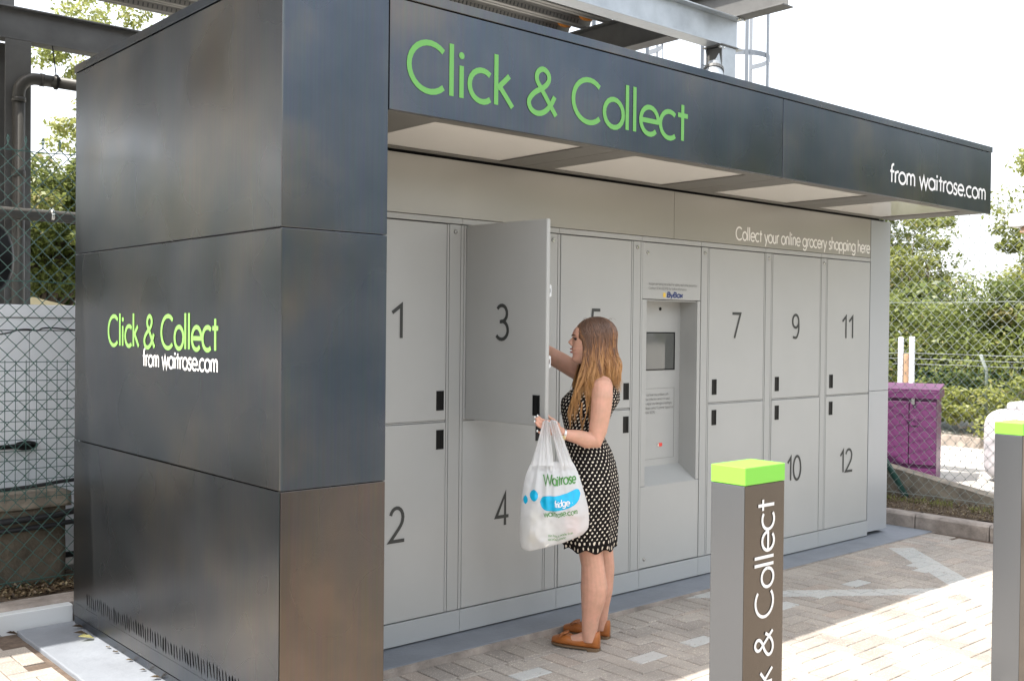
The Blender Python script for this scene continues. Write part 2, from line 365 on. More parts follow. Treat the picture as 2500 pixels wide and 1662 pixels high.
    G['3'] = ([arc(.20, .53, .17, .17, 145, -90, 11)+[(.14, .36)], [(.19, .37)]+arc(.20, .18, .20, .19, 90, -145, 12)], .46)
    G['4'] = ([[(.34, 0), (.34, .70), (.03, .20), (.46, .20)]], .5)
    G['5'] = ([[(.40, .68), (.12, .68), (.09, .40)], [(.09, .40)]+arc(.20, .21, .20, .21, 115, -140, 12)], .46)
    G['6'] = ([arc(.22, .20, .19, .20, 0, 360, 18), spl([(.05, .26), (.16, .50), (.32, .70)], 4)], .46)
    G['7'] = ([[(.03, .68), (.42, .68), (.14, 0)]], .45)
    G['8'] = ([arc(.22, .18, .19, .18, 0, 360, 18), arc(.22, .53, .15, .16, 0, 360, 16)], .46)
    G['9'] = ([arc(.21, .50, .17, .19, 0, 360, 18), spl([(.38, .46), (.38, .22), (.26, .02), (.06, .03)], 4)], .46)
    G['0'] = ([arc(.23, .35, .19, .35, 0, 360, 22)], .48)
    return G
GL = glyphs()
def text_mesh(txt, o, right, up, height, width=None, stroke=.06, slant=0, lift=.0015, mapf=None, center=False, track=0):
    """height = capital height in metres (0.7 units); returns an MB of flat vinyl letters standing a little proud of the surface."""
    s = height/.7; tot = sum(GL[c][1]+track for c in txt)
    sx = (width/tot) if width else s
    o, right, up = Vector(o), Vector(right), Vector(up); nrm = right.cross(up)
    mb = MB(); cx = -tot*sx/2 if center else 0; k = 0
    hw = stroke/2
    for ch in txt:
        st, adv = GL[ch]
        for g in st:
            k += 1; lf = lift+.00012*(k % 5)
            def put(x, y):
                x = x+slant*y
                p = (cx+x, y)
                return mapf(p[0], p[1], lf) if mapf else o+right*p[0]+up*p[1]+nrm*lf
            if isinstance(g, str):
                _, gx, gy = g.split(':'); gx = float(gx)*sx; gy = float(gy)*s; rr_ = hw*1.25
                n = 12; mb.add([put(gx+rr_*math.cos(2*math.pi*i/n), gy+rr_*math.sin(2*math.pi*i/n)) for i in range(n)], [tuple(range(n))]); continue
            P = [Vector((x*sx, y*s)) for x, y in g]
            closed = (P[0]-P[-1]).length < 1e-6 and len(P) > 4
            Lf, Rg = [], []; n = len(P)
            for i in range(n):
                if closed: a = P[i]-P[(i-1) % (n-1)] if i else P[0]-P[-2]; b = P[(i+1) % (n-1)]-P[i] if i < n-1 else P[1]-P[0]
                else:
                    a = P[i]-P[i-1] if i else P[1]-P[0]; b = P[i+1]-P[i] if i < n-1 else P[i]-P[i-1]
                a = a.normalized() if a.length > 1e-9 else b.normalized(); b = b.normalized() if b.length > 1e-9 else a
                t = (a+b); t = t.normalized() if t.length > 1e-3 else a
                nn = Vector((-t.y, t.x)); c = max(.35, nn.dot(Vector((-a.y, a.x)))); d = nn*(hw/c)
                Lf.append(P[i]+d); Rg.append(P[i]-d)
            lf0 = lf; vs_ = []
            for side_ in (Lf, Rg):
                for i_, p_ in enumerate(side_): lf = lf0+.0007*i_/n; vs_.append(put(p_.x, p_.y))
            mb.add(vs_, [(i, n+i, n+i+1, i+1) for i in range(n-1)])
        cx += (adv+track)*sx
    return mb

# ================================================================== SETTING
def zp(x):
    if x < -.2: return -.014
    if x < .5: return -.014+(x+.2)/.7*(-.031)
    return min(-.004, -.05+.01*x)
EXTRA = Vector((-1.963, -3.573, 1.6494))
def proj_px(p):
    v = Vector(p)-EXTRA; d = v.dot(F)
    if d < .2: return None
    return (512+1043*v.dot(R2)/d, 340-1043*v.dot(U2)/d, d)

# far ground
g = MB(); g.box(-150, 300, -200, 250, -.30, -.10); g.build('ground', M['forecourt']); tag(bpy.data.objects['ground'], kind='structure')
g = MB(); g.box(7.35, 120, -60, 60, -.2, .16); g.build('yard_ground', M['asphalt']); tag(bpy.data.objects['yard_ground'], kind='structure')
g = MB(); g.box(-60, 7.1, 3.2, 60, -.2, .12); g.build('service_ground', M['asphalt']); tag(bpy.data.objects['service_ground'], kind='structure')

# --- paving: bedding sand plus pavers
sand = MB()
xs = [-7, -3, -.2, .5, 2, 4, 4.6, 6.32]
for a, b in zip(xs, xs[1:]):
    za, zb = zp(a)-.009, zp(b)-.009
    sand.add([(a, -5.7, za), (b, -5.7, zb), (b, 2.36, zb), (a, 2.36, za)], [(0, 1, 2, 3)])
paving = sand.build('paving', M['sand']); tag(paving, kind='structure')
def paver_geo(mb, x0, x1, y0, y1, zt):
    c = .0035
    mb.add([(x0,y0,zt-.03),(x1,y0,zt-.03),(x1,y1,zt-.03),(x0,y1,zt-.03),
            (x0,y0,zt-c),(x1,y0,zt-c),(x1,y1,zt-c),(x0,y1,zt-c),
            (x0+c,y0+c,zt),(x1-c,y0+c,zt),(x1-c,y1-c,zt),(x0+c,y1-c,zt)],
           [(0,1,5,4),(1,2,6,5),(2,3,7,6),(3,0,4,7),(4,5,9,8),(5,6,10,9),(6,7,11,10),(7,4,8,11),(8,9,10,11)])
bricks = []
U = .1035
def inslab(x0, x1, y0, y1):
    return (x1 > -.285 and x0 < .52 and y1 > -.285) or (y1 > .562 and x1 > -.285)
for i in range(-70, 64):
    for j in range(-88, 24):
        c = (i-j) % 4
        if c == 0: x0, x1, y0, y1 = i*U, (i+2)*U, j*U, (j+1)*U
        elif c == 3: x0, x1, y0, y1 = i*U, (i+1)*U, j*U, (j+2)*U
        else: continue
        gp = .0055
        x0 += gp/2; x1 -= gp/2; y0 += gp/2; y1 -= gp/2
        if y1 > 2.34 or x1 > 6.31: continue
        lim = .345
        if x1 > -.285 and y1 > lim:
            if y0 >= lim-.03: continue
            y1 = lim
        if x1 > -.285 and x0 < -.285 and y0 > -.285: x1 = -.29
        if x0 > -.285 and x0 < .52 and y1 > -.285:
            if y0 > -.31: continue
            y1 = -.29
        if x1-x0 < .02 or y1-y0 < .02: continue
        bricks.append((x0, x1, y0, y1))
k = 0
x = .525
while x < 6.2:
    bricks.append((x, x+.1005, .350, .549)); x += .106
painted = [(4.36,.0),(4.85,.03),(3.42,-.02),(2.454,-.046),(2.05,-.05),(3.406,-.901),(1.42,.1),(3.0,-1.0),(3.15,-.95),(3.9,-.05),(5.1,.02)]
recs = []
for b in bricks:
    cxp, cyp = (b[0]+b[1])/2, (b[2]+b[3])/2
    pr = proj_px((cxp, cyp, zp(cxp)))
    vis = pr is not None and -20 < pr[0] < 1044 and -20 < pr[1] < 700
    occl = cyp > .6 and cxp > 0
    recs.append((b, cxp, cyp, pr[2] if vis and not occl else 1e3))
for px_, py_ in painted:
    pass
pset = set()
for px_, py_ in painted:
    bi = min((q for q in range(len(recs)) if recs[q][0][1]-recs[q][0][0] > .15), key=lambda q: (recs[q][1]-px_)**2+(recs[q][2]-py_)**2); pset.add(bi)
order = sorted(range(len(recs)), key=lambda q: recs[q][3])
near = set(order[:300]); cache = {}; stuff = MB(); stone = []; spaint = []
def setattrf(me, name, vals):
    a = me.attributes.new(name, 'FLOAT', 'FACE'); a.data.foreach_set('value', np.asarray(vals, dtype=np.float32))
rp = random.Random(3)
for q, (b, cxp, cyp, d) in enumerate(recs):
    if cxp < -6.5 or cyp < -5.6: continue
    tone = rp.random(); z = zp(cxp)+rp.uniform(-.0007, .0007); pt = 1. if q in pset else 0.
    if q in near:
        key = (round(b[1]-b[0], 3), round(b[3]-b[2], 3), int(tone*10), pt)
        if key not in cache:
            mb = MB(); hx, hy = (b[1]-b[0])/2, (b[3]-b[2])/2; paver_geo(mb, -hx, hx, -hy, hy, 0)
            me = bpy.data.meshes.new('paver'); me.from_pydata(mb.v, [], mb.f); me.materials.append(M['paver'])
            setattrf(me, 'tone', [int(tone*10)/10+.05]*len(mb.f)); setattrf(me, 'paint', [pt]*len(mb.f)); cache[key] = me
        o = bpy.data.objects.new('paver', cache[key]); col.objects.link(o); o.location = (cxp, cyp, z); o.parent = paving
        o.rotation_euler = (rp.uniform(-.004, .004), rp.uniform(-.004, .004), rp.uniform(-.006, .006))
    else:
        paver_geo(stuff, *b, z); stone += [tone]*9; spaint += [pt]*9
so = stuff.build('paver_field', M['paver'], paving); tag(so, kind='stuff')
setattrf(so.data, 'tone', stone); setattrf(so.data, 'paint', spaint)

# --- painted slab under the kiosk
s = MB()
def slab_edge(p0, p1, n):
    return [(p0[0]+(p1[0]-p0[0])*i/n, p0[1]+(p1[1]-p0[1])*i/n) for i in range(n)]
out = slab_edge((-.28, -.28), (.515, -.28), 10)+slab_edge((.515, -.28), (.515, .56), 8)+slab_edge((.515, .56), (6.31, .575), 90)+slab_edge((6.31, .575), (6.31, 2.34), 8)+slab_edge((6.31, 2.34), (-.28, 2.34), 20)+slab_edge((-.28, 2.34), (-.28, -.28), 40)
rs = random.Random(5); out = [(x+rs.uniform(-.002, .002), y+rs.uniform(-.004, .003)) for x, y in out]
s.prism([(x, y, -.12) for x, y in out], (0, 0, .12)); sl = s.build('slab', M['slab'], bevel=.006); tag(sl, kind='structure')
# mortar line against the slab
s = MB(); s.box(.53, 6.3, .548, .560, -.08, -.002); tag(s.build('mortar_line', M['kerbm']), kind='structure')

# --- kerbs
kerb = thing('stone_kerb', 'grey concrete kerb running behind the white trim at the back', 'kerb', (0, 2.44, 0))
def kerbstone(x0, x1, y0, y1, z0, z1, parent, ax):
    mb = MB(); c = .018
    if ax == 'x': poly = [(x0, y0, z0), (x0, y1, z0), (x0, y1, z1), (x0, y0+c*1.4, z1), (x0, y0, z1-c)]; ext = (x1-x0, 0, 0)
    else: poly = [(x0, y0, z0), (x1, y0, z0), (x1, y0, z1), (x0+c*1.4, y0, z1), (x0, y0, z1-c)]; ext = (0, y1-y0, 0)
    mb.prism(poly, ext); return mb.build('kerb_stone', M['kerbm'], parent, bevel=.006)
for i in range(6): kerbstone(-3.2+i*.92, -3.2+(i+1)*.92-.006, 2.44, 2.60, -.1, .10, kerb, 'x')
kerb2 = thing('stone_kerb', 'worn grey kerb beside the mulch strip right of the lockers', 'kerb', (6.31, 0, 0))
for y0 in np.arange(-3.6, 2.4, .62): kerbstone(6.315, 6.45, y0, y0+.612, -.1, .115, kerb2, 'y')
t = thing('trim_rail', 'low white rail along the back edge of the grey slab', 'rail', (-1.5, 2.36, 0))
mb = MB(); mb.box(-3.2, 0.02, 2.355, 2.425, -.04, .088); mb.build('rail', M['trim'], t, bevel=.004)

# --- mulch strips
def rough_strip(name, x0, x1, y0, y1, z, nx, ny, amp, m):
    mb = MB(); vs_ = []
    for j in range(ny+1):
        for i in range(nx+1):
            x = x0+(x1-x0)*i/nx; y = y0+(y1-y0)*j/ny
            vs_.append((x, y, z+amp*noise.noise((x*7, y*7, 0))+amp*.5*noise.noise((x*25, y*25, 3))))
    mb.add(vs_, [(j*(nx+1)+i, j*(nx+1)+i+1, (j+1)*(nx+1)+i+1, (j+1)*(nx+1)+i) for j in range(ny) for i in range(nx)])
    return tag(mb.build(name, m, smooth=True), kind='structure')
rough_strip('verge_soil', -3.2, 7.3, 2.6, 3.22, .095, 110, 10, .025, M['dirt'])
rough_strip('verge_soil', 6.45, 7.3, -3.6, 2.6, .112, 14, 90, .03, M['dirt'])

def leaf_cards(pos, nrm, size, tone, aspect=.5, jitter=.5):
    """numpy: quads (diamond leaves folded a little) at pos with normals."""
    n = len(pos); nrm = nrm/np.linalg.norm(nrm, axis=1, keepdims=True)
    a = rng.normal(size=(n, 3)); a -= nrm*(a*nrm).sum(1, keepdims=True); a /= np.linalg.norm(a, axis=1, keepdims=True)
    b = np.cross(nrm, a); s_ = size[:, None]
    v = np.stack([pos-a*s_, pos+b*s_*aspect+nrm*s_*.12, pos+a*s_, pos-b*s_*aspect+nrm*s_*.12], 1).reshape(-1, 3)
    return v
def leaves_obj(name, v, tone, m, parent=None, org=(0, 0, 0)):
    n = len(v)//4; me = bpy.data.meshes.new(name)
    me.vertices.add(len(v)); me.vertices.foreach_set('co', (v-np.array(org)).astype(np.float32).ravel())
    me.loops.add(n*4); me.loops.foreach_set('vertex_index', np.arange(n*4, dtype=np.int32))
    me.polygons.add(n); me.polygons.foreach_set('loop_start', np.arange(0, n*4, 4, dtype=np.int32))
    me.update(); me.validate()
    setattrf(me, 'tone', tone); me.materials.append(m)
    o = bpy.data.objects.new(name, me); col.objects.link(o)
    if parent is not None: o.parent = parent
    return o
def litter(name, n, x0, x1, y0, y1, z, smin, smax):
    pos = np.stack([rng.uniform(x0, x1, n), rng.uniform(y0, y1, n), z+rng.uniform(0, .02, n)], 1)
    nr = rng.normal(size=(n, 3))*.5+np.array([0, 0, 1.])
    return tag(leaves_obj(name, leaf_cards(pos, nr, rng.uniform(smin, smax, n), None), rng.random(n), M['litter']), kind='stuff')
litter('leaf_litter', 3500, -1.2, .3, 2.62, 2.88, .105, .006, .02)
litter('leaf_litter', 14000, 6.46, 7.12, -1.0, 1.9, .12, .003, .013)
def grass(name, n, x0, x1, y0, y1, z, h0, h1, m):
    b_ = np.stack([rng.uniform(x0, x1, n), rng.uniform(y0, y1, n), np.full(n, z)], 1)
    k_ = np.array([noise.noise((p[0]*3, p[1]*3, 1)) > .18 for p in b_]); b_ = b_[k_]; n = len(b_)
    h = rng.uniform(h0, h1, n)[:, None]; l_ = rng.normal(size=(n, 3))*.35; l_[:, 2] = 1; sd_ = rng.normal(size=(n, 3))*.002
    v = np.stack([b_-sd_, b_+sd_, b_+l_*h*.6+sd_*.8, b_+l_*h], 1).reshape(-1, 3)
    return tag(leaves_obj(name, v, rng.random(n), m), kind='stuff')
grass('grass', 3500, 6.8, 7.14, -1.2, 2.0, .11, .02, .07, M['leaf_light'])
grass('grass', 900, -1.5, .2, 2.7, 2.92, .09, .01, .04, M['leaf_mid'])
def stray_leaf(x, y, z, s, tone, label):
    pos = np.array([[x, y, z+s*.3]]); nr = np.array([[.3, .2, 1.]])
    v = leaf_cards(pos, nr, np.array([s]), None, .6); v[1, 2] += s*.3; v[3, 2] += s*.25
    o = leaves_obj('fallen_leaf', v-pos[0], [tone], M['litter'] if tone < 1.5 else M['leaf_light']); o.location = pos[0]
    m_ = 'brown' if tone < .5 else 'yellow'
    tag(o, label, 'leaf', 'fallen leaves beside the dark side panel')
SL = [(-.02, 2.16, .035, .2), (-.05, 2.02, .04, .6), (-.055, 1.93, .045, 1.9), (-.02, 1.72, .018, .9), (-.02, 1.62, .02, .4), (-.015, 1.45, .02, .7), (-.02, 1.27, .018, .4), (-.02, 1.12, .028, .5)]
for x, y, s_, tn in SL:
    stray_leaf(x, y, .002, s_, tn, ['brown leaf at the back corner foot of the dark side panel', 'curled tan leaf next to the yellow green leaf', 'yellow green fallen leaf on the slab by the dark panel', 'tiny dry leaf just in front of the yellow green leaf', 'tiny brown leaf midway along the dark panel foot', 'dry leaf with pale edge midway along the dark panel foot', 'small brown leaf further forward along the dark panel foot', 'larger dry leaf nearest the camera at the dark panel foot'][SL.index((x, y, s_, tn))])
for q in range(3): stray_leaf(-.31-.09*q, 2.31+.01*(q % 2), zp(-1), .035+.012*q, .15, ['small brown leaf by the white rail, nearest the slab corner', 'middle curled brown leaf of three against the white rail', 'largest brown leaf against the white rail near the picture edge'][q])

# ================================================================== KIOSK
K = thing('locker_kiosk', 'grey click and collect locker bank in a dark steel kiosk', 'locker kiosk', (3.0, 1.0, 0))
# hidden core and dark backing seen in joints
c = MB(); c.box(.03, .46, .03, .83, .03, 2.98); c.box(.03, 5.97, 1.35, 2.26, .01, 2.98); c.box(.03, .80, .8, 1.4, .03, 2.98)
c.build('carcass', M['void'], K)
c = MB(); c.box(-.006, 6.004, -.006, 2.296, 3.003, 3.045); c.build('coping', M['steel'], K, bevel=.003)
c = MB(); c.box(.46, 5.98, .03, .9, 2.60, 2.99); c.box(.8, 5.97, .9, 1.4, 2.5, 2.99); c.build('roof_void', M['gap'], K)
# left side panels
for z0, z1 in ((1.0095, 2.0185), (2.0210, 3.001)):
    c = MB(); c.box(0, .028, .003, 2.287, z0, z1); p_ = c.build('side_panel', M['steel_side'], K, bevel=.0045)
    if z0 < 2:
        tx = text_mesh('Click & Collect', (0, 1.79, 1.535), (0, -1, 0), (0, 0, 1), .147, 1.262, .0195); M_ = mat('light green vinyl', (.22, .46, .11), .5); tx.build('lettering', M_, p_)
        tx = text_mesh('from waitrose.com', (0, 1.335, 1.445), (0, -1, 0), (0, 0, 1), .075, .805, .0110); tx.build('lettering', M['white'], p_)
# bottom panel with slanted ventilation slots cut through
c = MB(); y = .06; slots = []; rl = random.Random(21)
while y < 2.10:
    sl_ = rl.uniform(.0, .022); zt = rl.uniform(.198, .219); zb = rl.uniform(.125, .142); wd = rl.uniform(.0045, .0085)
    slots.append((y-sl_/2, zb, y+sl_/2, zt, wd)); y += rl.uniform(.026, .033)
fixed = [slots[0]]
for s_ in slots[1:]:
    p_ = fixed[-1]
    if s_[0] > p_[0]+.006 and s_[2] > p_[2]+.006 and (s_[0]+s_[2])/2-s_[4] > (p_[0]+p_[2])/2+p_[4]+.002: fixed.append(s_)
slots = fixed; Z0, Z1 = .118, .226
c.add([(0, .003, .052), (0, .003, Z0), (0, 2.287, Z0), (0, 2.287, .052)], [(0, 1, 2, 3)])
c.add([(0, .003, Z1), (0, .003, 1.006), (0, 2.287, 1.006), (0, 2.287, Z1)], [(0, 1, 2, 3)])
pl = [(.003, Z1), (.003, Z0)]
for s_ in slots:
    yb, zb, yt, zt, wd = s_; ym, zm = (yb+yt)/2, (zb+zt)/2
    za_, zb_ = zm-(zt-zb)*.30, zm+(zt-zb)*.30; ya_, yc_ = yb+(yt-yb)*.2, yb+(yt-yb)*.8
    right = [(yb, Z0), (yb, zb), (ya_-wd, za_), (yc_-wd, zb_), (yt, zt), (yt, Z1)]
    poly = pl+right
    c.add([(0, a, b) for a, b in poly], [tuple(range(len(poly)))])
    pl = [(yt, Z1), (yt, zt), (yc_+wd, zb_), (ya_+wd, za_), (yb, zb), (yb, Z0)]
poly = pl+[(2.287, Z0), (2.287, Z1)]
c.add([(0, a, b) for a, b in poly], [tuple(range(len(poly)))])
p_ = c.build('side_panel', M['steel_side'], K); p_['label'] = 'bottom side panel with a row of slanted slots'
sm = p_.modifiers.new('s', 'SOLIDIFY'); sm.thickness = .0012; sm.offset = 1
c = MB(); c.box(.004, .028, .003, 2.287, .004, .044); c.build('plinth_strip', M['steel'], K, bevel=.002)
# front pillar
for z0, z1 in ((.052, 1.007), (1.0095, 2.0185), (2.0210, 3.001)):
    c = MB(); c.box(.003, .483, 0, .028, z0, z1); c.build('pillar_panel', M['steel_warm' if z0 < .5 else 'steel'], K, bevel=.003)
    c = MB(); c.box(.456, .484, .032, .80, z0, z1); c.build('pillar_panel', M['steel'], K, bevel=.003)
c = MB(); c.box(.003, .483, .004, .028, .004, .044); c.build('plinth_strip', M['steel'], K, bevel=.002)
# fascia
fp = []
for x0, x1 in ((.4885, 3.270), (3.275, 5.996)):
    c = MB(); c.box(x0, x1, 0, .026, 2.538, 3.001); fp.append(c.build('fascia_panel', M['steel'], K, bevel=.003))
text_mesh('Click & Collect', (.575, 0, 2.640), (1, 0, 0), (0, 0, 1), .206, 1.83, .0245).build('lettering', M['green'], fp[0])
text_mesh('from waitrose.com', (4.50, 0, 2.636), (1, 0, 0), (0, 0, 1), .112, 1.41, .0165).build('lettering', M['white'], fp[1])
c = MB(); c.box(5.972, 5.996, .03, 2.287, 2.56, 3.0); c.build('fascia_panel', M['steel'], K, bevel=.003)
c = MB(); c.box(5.965, 5.990, .86, 2.287, .01, 2.555); c.build('end_wall', M['locker'], K, bevel=.003)
c = MB(); c.box(.03, 5.96, 2.262, 2.288, .01, 3.0); c.build('back_panel', M['steel'], K)
# soffit with four opal panels
def frame(mb, x0, x1, y0, y1, a0, a1, b0, b1, z0, z1):
    mb.box(x0, a0, y0, y1, z0, z1); mb.box(a1, x1, y0, y1, z0, z1); mb.box(a0, a1, y0, b0, z0, z1); mb.box(a0, a1, b1, y1, z0, z1)
bx = [.50, 1.918, 3.318, 4.60, 5.968]; pan = [(.80, 1.72), (2.10, 3.055), (3.55, 4.40), (4.785, 5.71)]
for i in range(4):
    m0 = MB(); frame(m0, bx[i]+.002, bx[i+1]-.002, .028, .792, pan[i][0], pan[i][1], .10, .738, 2.541, 2.556); m0.build('soffit_frame', M['soffit'], K, bevel=.0015)
    m0 = MB(); m0.box(pan[i][0]+.002, pan[i][1]-.002, .102, .736, 2.547, 2.565); m0.build('light_panel', M['diffuser'], K)
# header
for x0, x1 in ((.49, 3.267), (3.270, 5.683)):
    c = MB(); c.box(x0, x1, .812, .86, 2.226, 2.531); h_ = c.build('header_panel', M['header'], K, bevel=.0015)
    if x0 > 3: text_mesh('Collect your online grocery shopping here', (3.918, .812, 2.262), (1, 0, 0), (0, 0, 1), .086, 1.755, .0115).build('lettering', M['pale_text'], h_)
for z0, z1 in ((.03, 1.159), (1.162, 2.529)):
    c = MB(); c.box(5.689, 5.988, .810, .86, z0, z1); c.build('end_panel', M['endp'], K, bevel=.002)
c = MB(); c.box(.75, 5.685, .835, .86, .02, 2.53); c.build('frame_backing', M['gap'], K) if False else None
# compartment backing, with a real open compartment behind door 3
c = MB()
c.box(.75, 1.528, .836, 1.35, .01, 2.53); c.box(2.135, 2.958, .836, 1.35, .01, 2.53); c.box(3.546, 5.69, .836, 1.35, .01, 2.53)
c.box(1.528, 2.135, .836, 1.35, .01, 1.144); c.box(1.528, 2.135, .836, 1.35, 2.19, 2.53); c.box(2.958, 3.546, .836, 1.35, .01, .64); c.box(2.958, 3.546, .836, 1.35, 1.83, 2.53)
c.box(2.958, 3.546, 1.1, 1.35, .64, 1.83)
c.build('cabinet_core', M['gap'], K)
c = MB(); c.box(1.530, 1.540, .80, 1.34, 1.150, 2.185); c.box(2.122, 2.132, .81, 1.34, 1.150, 2.185); c.box(1.54, 2.122, 1.33, 1.345, 1.150, 2.185)
c.box(1.54, 2.122, .82, 1.33, 1.146, 1.156); c.box(1.54, 2.122, .82, 1.33, 2.178, 2.188); c.build('open_compartment', M['locker'], K)

YF = .806
def lock(x, z, parent, y=YF):
    mb = MB(); mb.tube([(x, y+.004, z), (x, y-.002, z), (x, y-.006, z), (x, y-.0065, z)], [.0125, .0125, .010, .0085], 14); mb.tube([(x, y-.0064, z), (x, y-.0085, z)], .0055, 8)
    mb.build('lock', M['lockmetal'], parent, smooth=False)
def handle_mesh(x0, x1, z0, z1, y):
    mb = MB(); r_ = .0035
    frame2 = [(x0, x0+r_), (x1-r_, x1)]
    mb.box(x0, x0+r_, y-.003, y+.004, z0, z1); mb.box(x1-r_, x1, y-.003, y+.004, z0, z1)
    mb.box(x0+r_, x1-r_, y-.003, y+.004, z0, z0+r_); mb.box(x0+r_, x1-r_, y-.003, y+.004, z1-r_, z1)
    mb.box(x0+r_, x1-r_, y-.0008, y+.003, z0+r_, z1-r_); mb.box(x0+(x1-x0)*.62, x0+(x1-x0)*.70, y-.0022, y-.0008, z0+r_*2, z1-r_*2)
    return mb
def locker_door(x0, x1, z0, z1, num, hx):
    c = MB(); c.box(x0, x1, YF, YF+.026, z0, z1); d = c.build('locker_door', M['locker'], K, bevel=.004); d['label'] = 'closed locker door number %s' % num; d.rotation_euler = (rs.uniform(-.0012, .0012), 0, rs.uniform(-.0010, .0010))
    if z0 > 1: hz = (1.204, 1.307)
    else: hz = (.999, 1.101)
    handle_mesh(hx, hx+.048, hz[0], hz[1], YF).build('handle', M['black'], d)
    zc = 1.585 if z0 > 1 else .545
    text_mesh(num, ((x0+x1)/2-.01, YF, zc), (1, 0, 0), (0, 0, 1), .173, .105 if len(num) == 1 else .19, .0185, center=True).build('number', M['number'], d)
    return d
def bar(name, x0, x1, z0, z1, m='locker_frame', y0=.808):
    c = MB(); c.box(x0, x1, y0, y0+.028, z0, z1); return c.build(name, M[m], K, bevel=.0015)
ZU, ZL = (1.1515, 2.187), (.131, 1.140)
mods = [.49, 1.522, 2.2385, 2.9575, 3.5435, 4.2665, 4.9775, 5.681]
for a, b in zip(mods, mods[1:]):
    bar('top_rail', a+.001, b-.001, 2.193, 2.222); bar('kick_panel', a+.001, b-.001, .008, .126, 'kick', .804)
# left-hand modules: door, thin frame, screw strip, thin frame
L = [(.82, 1.416, '1', '2'), (1.533, 2.128, '3', '4'), (2.253, 2.860, '5', '6')]
for i, (x0, x1, nu, nl) in enumerate(L):
    mx1 = mods[i+1]
    if nu != '3': locker_door(x0, x1, *ZU, nu, x1-.062)
    locker_door(x0, x1, *ZL, nl, x1-.062)
    fr = thing  # readability
    bar('frame_upright', x1+.004, x1+.0165, .131, 2.188); s1_ = bar('lock_strip', x1+.0205, mx1-.012, .131, 2.188); bar('frame_upright', mx1-.0085, mx1+.0085, .131, 2.188)
    lock((x1+.0205+mx1-.012)/2, 2.150, s1_); bar('mid_rail', x0, x1, 1.1425, 1.1492, y0=.812)
# right-hand modules
Rm = [(3.634, 4.250, '7', '8'), (4.355, 4.962, '9', '10'), (5.062, 5.672, '11', '12')]
for i, (x0, x1, nu, nl) in enumerate(Rm):
    a = mods[4+i]
    locker_door(x0, x1, *ZU, nu, x0+.038); locker_door(x0, x1, *ZL, nl, x0+.038)
    s1_ = bar('lock_strip', a+.006, x0-.019, .131, 2.188); bar('frame_upright', x0-.015, x0-.004, .131, 2.188)
    if i < 2: bar('frame_upright', x1+.004, mods[5+i]-.001, .131, 2.188)
    lock((a+.006+x0-.019)/2, 2.150, s1_); bar('mid_rail', x0, x1, 1.1425, 1.1492, y0=.812)
# door 3 swung open
th = R(86); dv = Vector((math.cos(th), -math.sin(th), 0)); nv = Vector((dv.y, -dv.x, 0)); hg = Vector((1.540, .800, 0))
def dp(r_, off, z): return hg+dv*r_-nv*off+Vector((0, 0, z))
c = MB(); c.add([dp(0, 0, 1.1515), dp(.592, 0, 1.1515), dp(.592, .026, 1.1515), dp(0, .026, 1.1515), dp(0, 0, 2.187), dp(.592, 0, 2.187), dp(.592, .026, 2.187), dp(0, .026, 2.187)],
      [(0,3,2,1),(4,5,6,7),(0,1,5,4),(1,2,6,5),(2,3,7,6),(3,0,4,7)])
d3 = c.build('locker_door', M['locker'], K, bevel=.006); d3['label'] = 'locker door number 3 swung open'
text_mesh('3', dp(.285, 0, 1.585), dv, (0, 0, 1), .173, .105, .0185, center=True).build('number', M['number'], d3)
hm = MB(); hb = handle_mesh(.505, .553, 1.204, 1.307, 0); hm.add([dp(p[0], p[1], p[2]) for p in hb.v], hb.f); hm.build('handle', M['black'], d3)
for zz in (1.83, 1.475):
    m1 = MB(); rw = []
    # latch keeper: plate with an oval hole
    n = 16
    oval = [(.010+.0055*math.cos(2*math.pi*i/n), zz+.014*math.sin(2*math.pi*i/n)) for i in range(n)]
    def sq(a):
        ca, sa = math.cos(a), math.sin(a); k_ = min(.011/max(abs(ca), 1e-6), .032/max(abs(sa), 1e-6)); return (.011+k_*ca, zz+k_*sa)
    outer = [sq(2*math.pi*i/n) for i in range(n)]
    A = [dp(.578, .026+a, b) for a, b in oval]; B = [dp(.578, .026+a, b) for a, b in outer]; A2 = [p+dv*.003 for p in A]; B2 = [p+dv*.003 for p in B]
    m1.add(A+B+A2+B2, [(i, (i+1)%n, n+(i+1)%n, n+i) for i in range(n)]+[(2*n+i, 3*n+i, 3*n+(i+1)%n, 2*n+(i+1)%n) for i in range(n)]+[(i, 2*n+i, 2*n+(i+1)%n, (i+1)%n) for i in range(n)]+[(n+i, n+(i+1)%n, 3*n+(i+1)%n, 3*n+i) for i in range(n)])
    m1.build('latch_plate', M['trim'], d3)

# --- payment terminal
TP = []
c = MB(); c.box(2.963, 3.539, YF, .836, 1.832, 2.187); tp = c.build('terminal_cover', M['locker'], K, bevel=.003)
lock(3.008, 2.122, tp)
text_mesh('Images are being recorded for safety and crime prevention.', (3.02, YF, 1.921), (1, 0, 0), (0, 0, 1), .0165, .48, .0013).build('lettering', M['faint'], tp)
text_mesh('Contact 01344 823792 for further information.', (3.02, YF, 1.893), (1, 0, 0), (0, 0, 1), .0165, .375, .0013).build('lettering', M['faint'], tp)
M['blue'] = mat('navy print', (.012, .03, .15), .5); M['yellow'] = mat('yellow print', (.75, .50, .06), .5)
text_mesh('ByBox', (3.195, YF, 1.848), (1, 0, 0), (0, 0, 1), .030, .158, .0085, slant=.2).build('logo', M['blue'], tp)
c = MB(); c.add([(3.158, YF-.0015, 1.848), (3.182, YF-.0015, 1.844), (3.186, YF-.0015, 1.872), (3.162, YF-.0015, 1.876)], [(0, 1, 2, 3)]); c.build('logo', M['yellow'], tp)
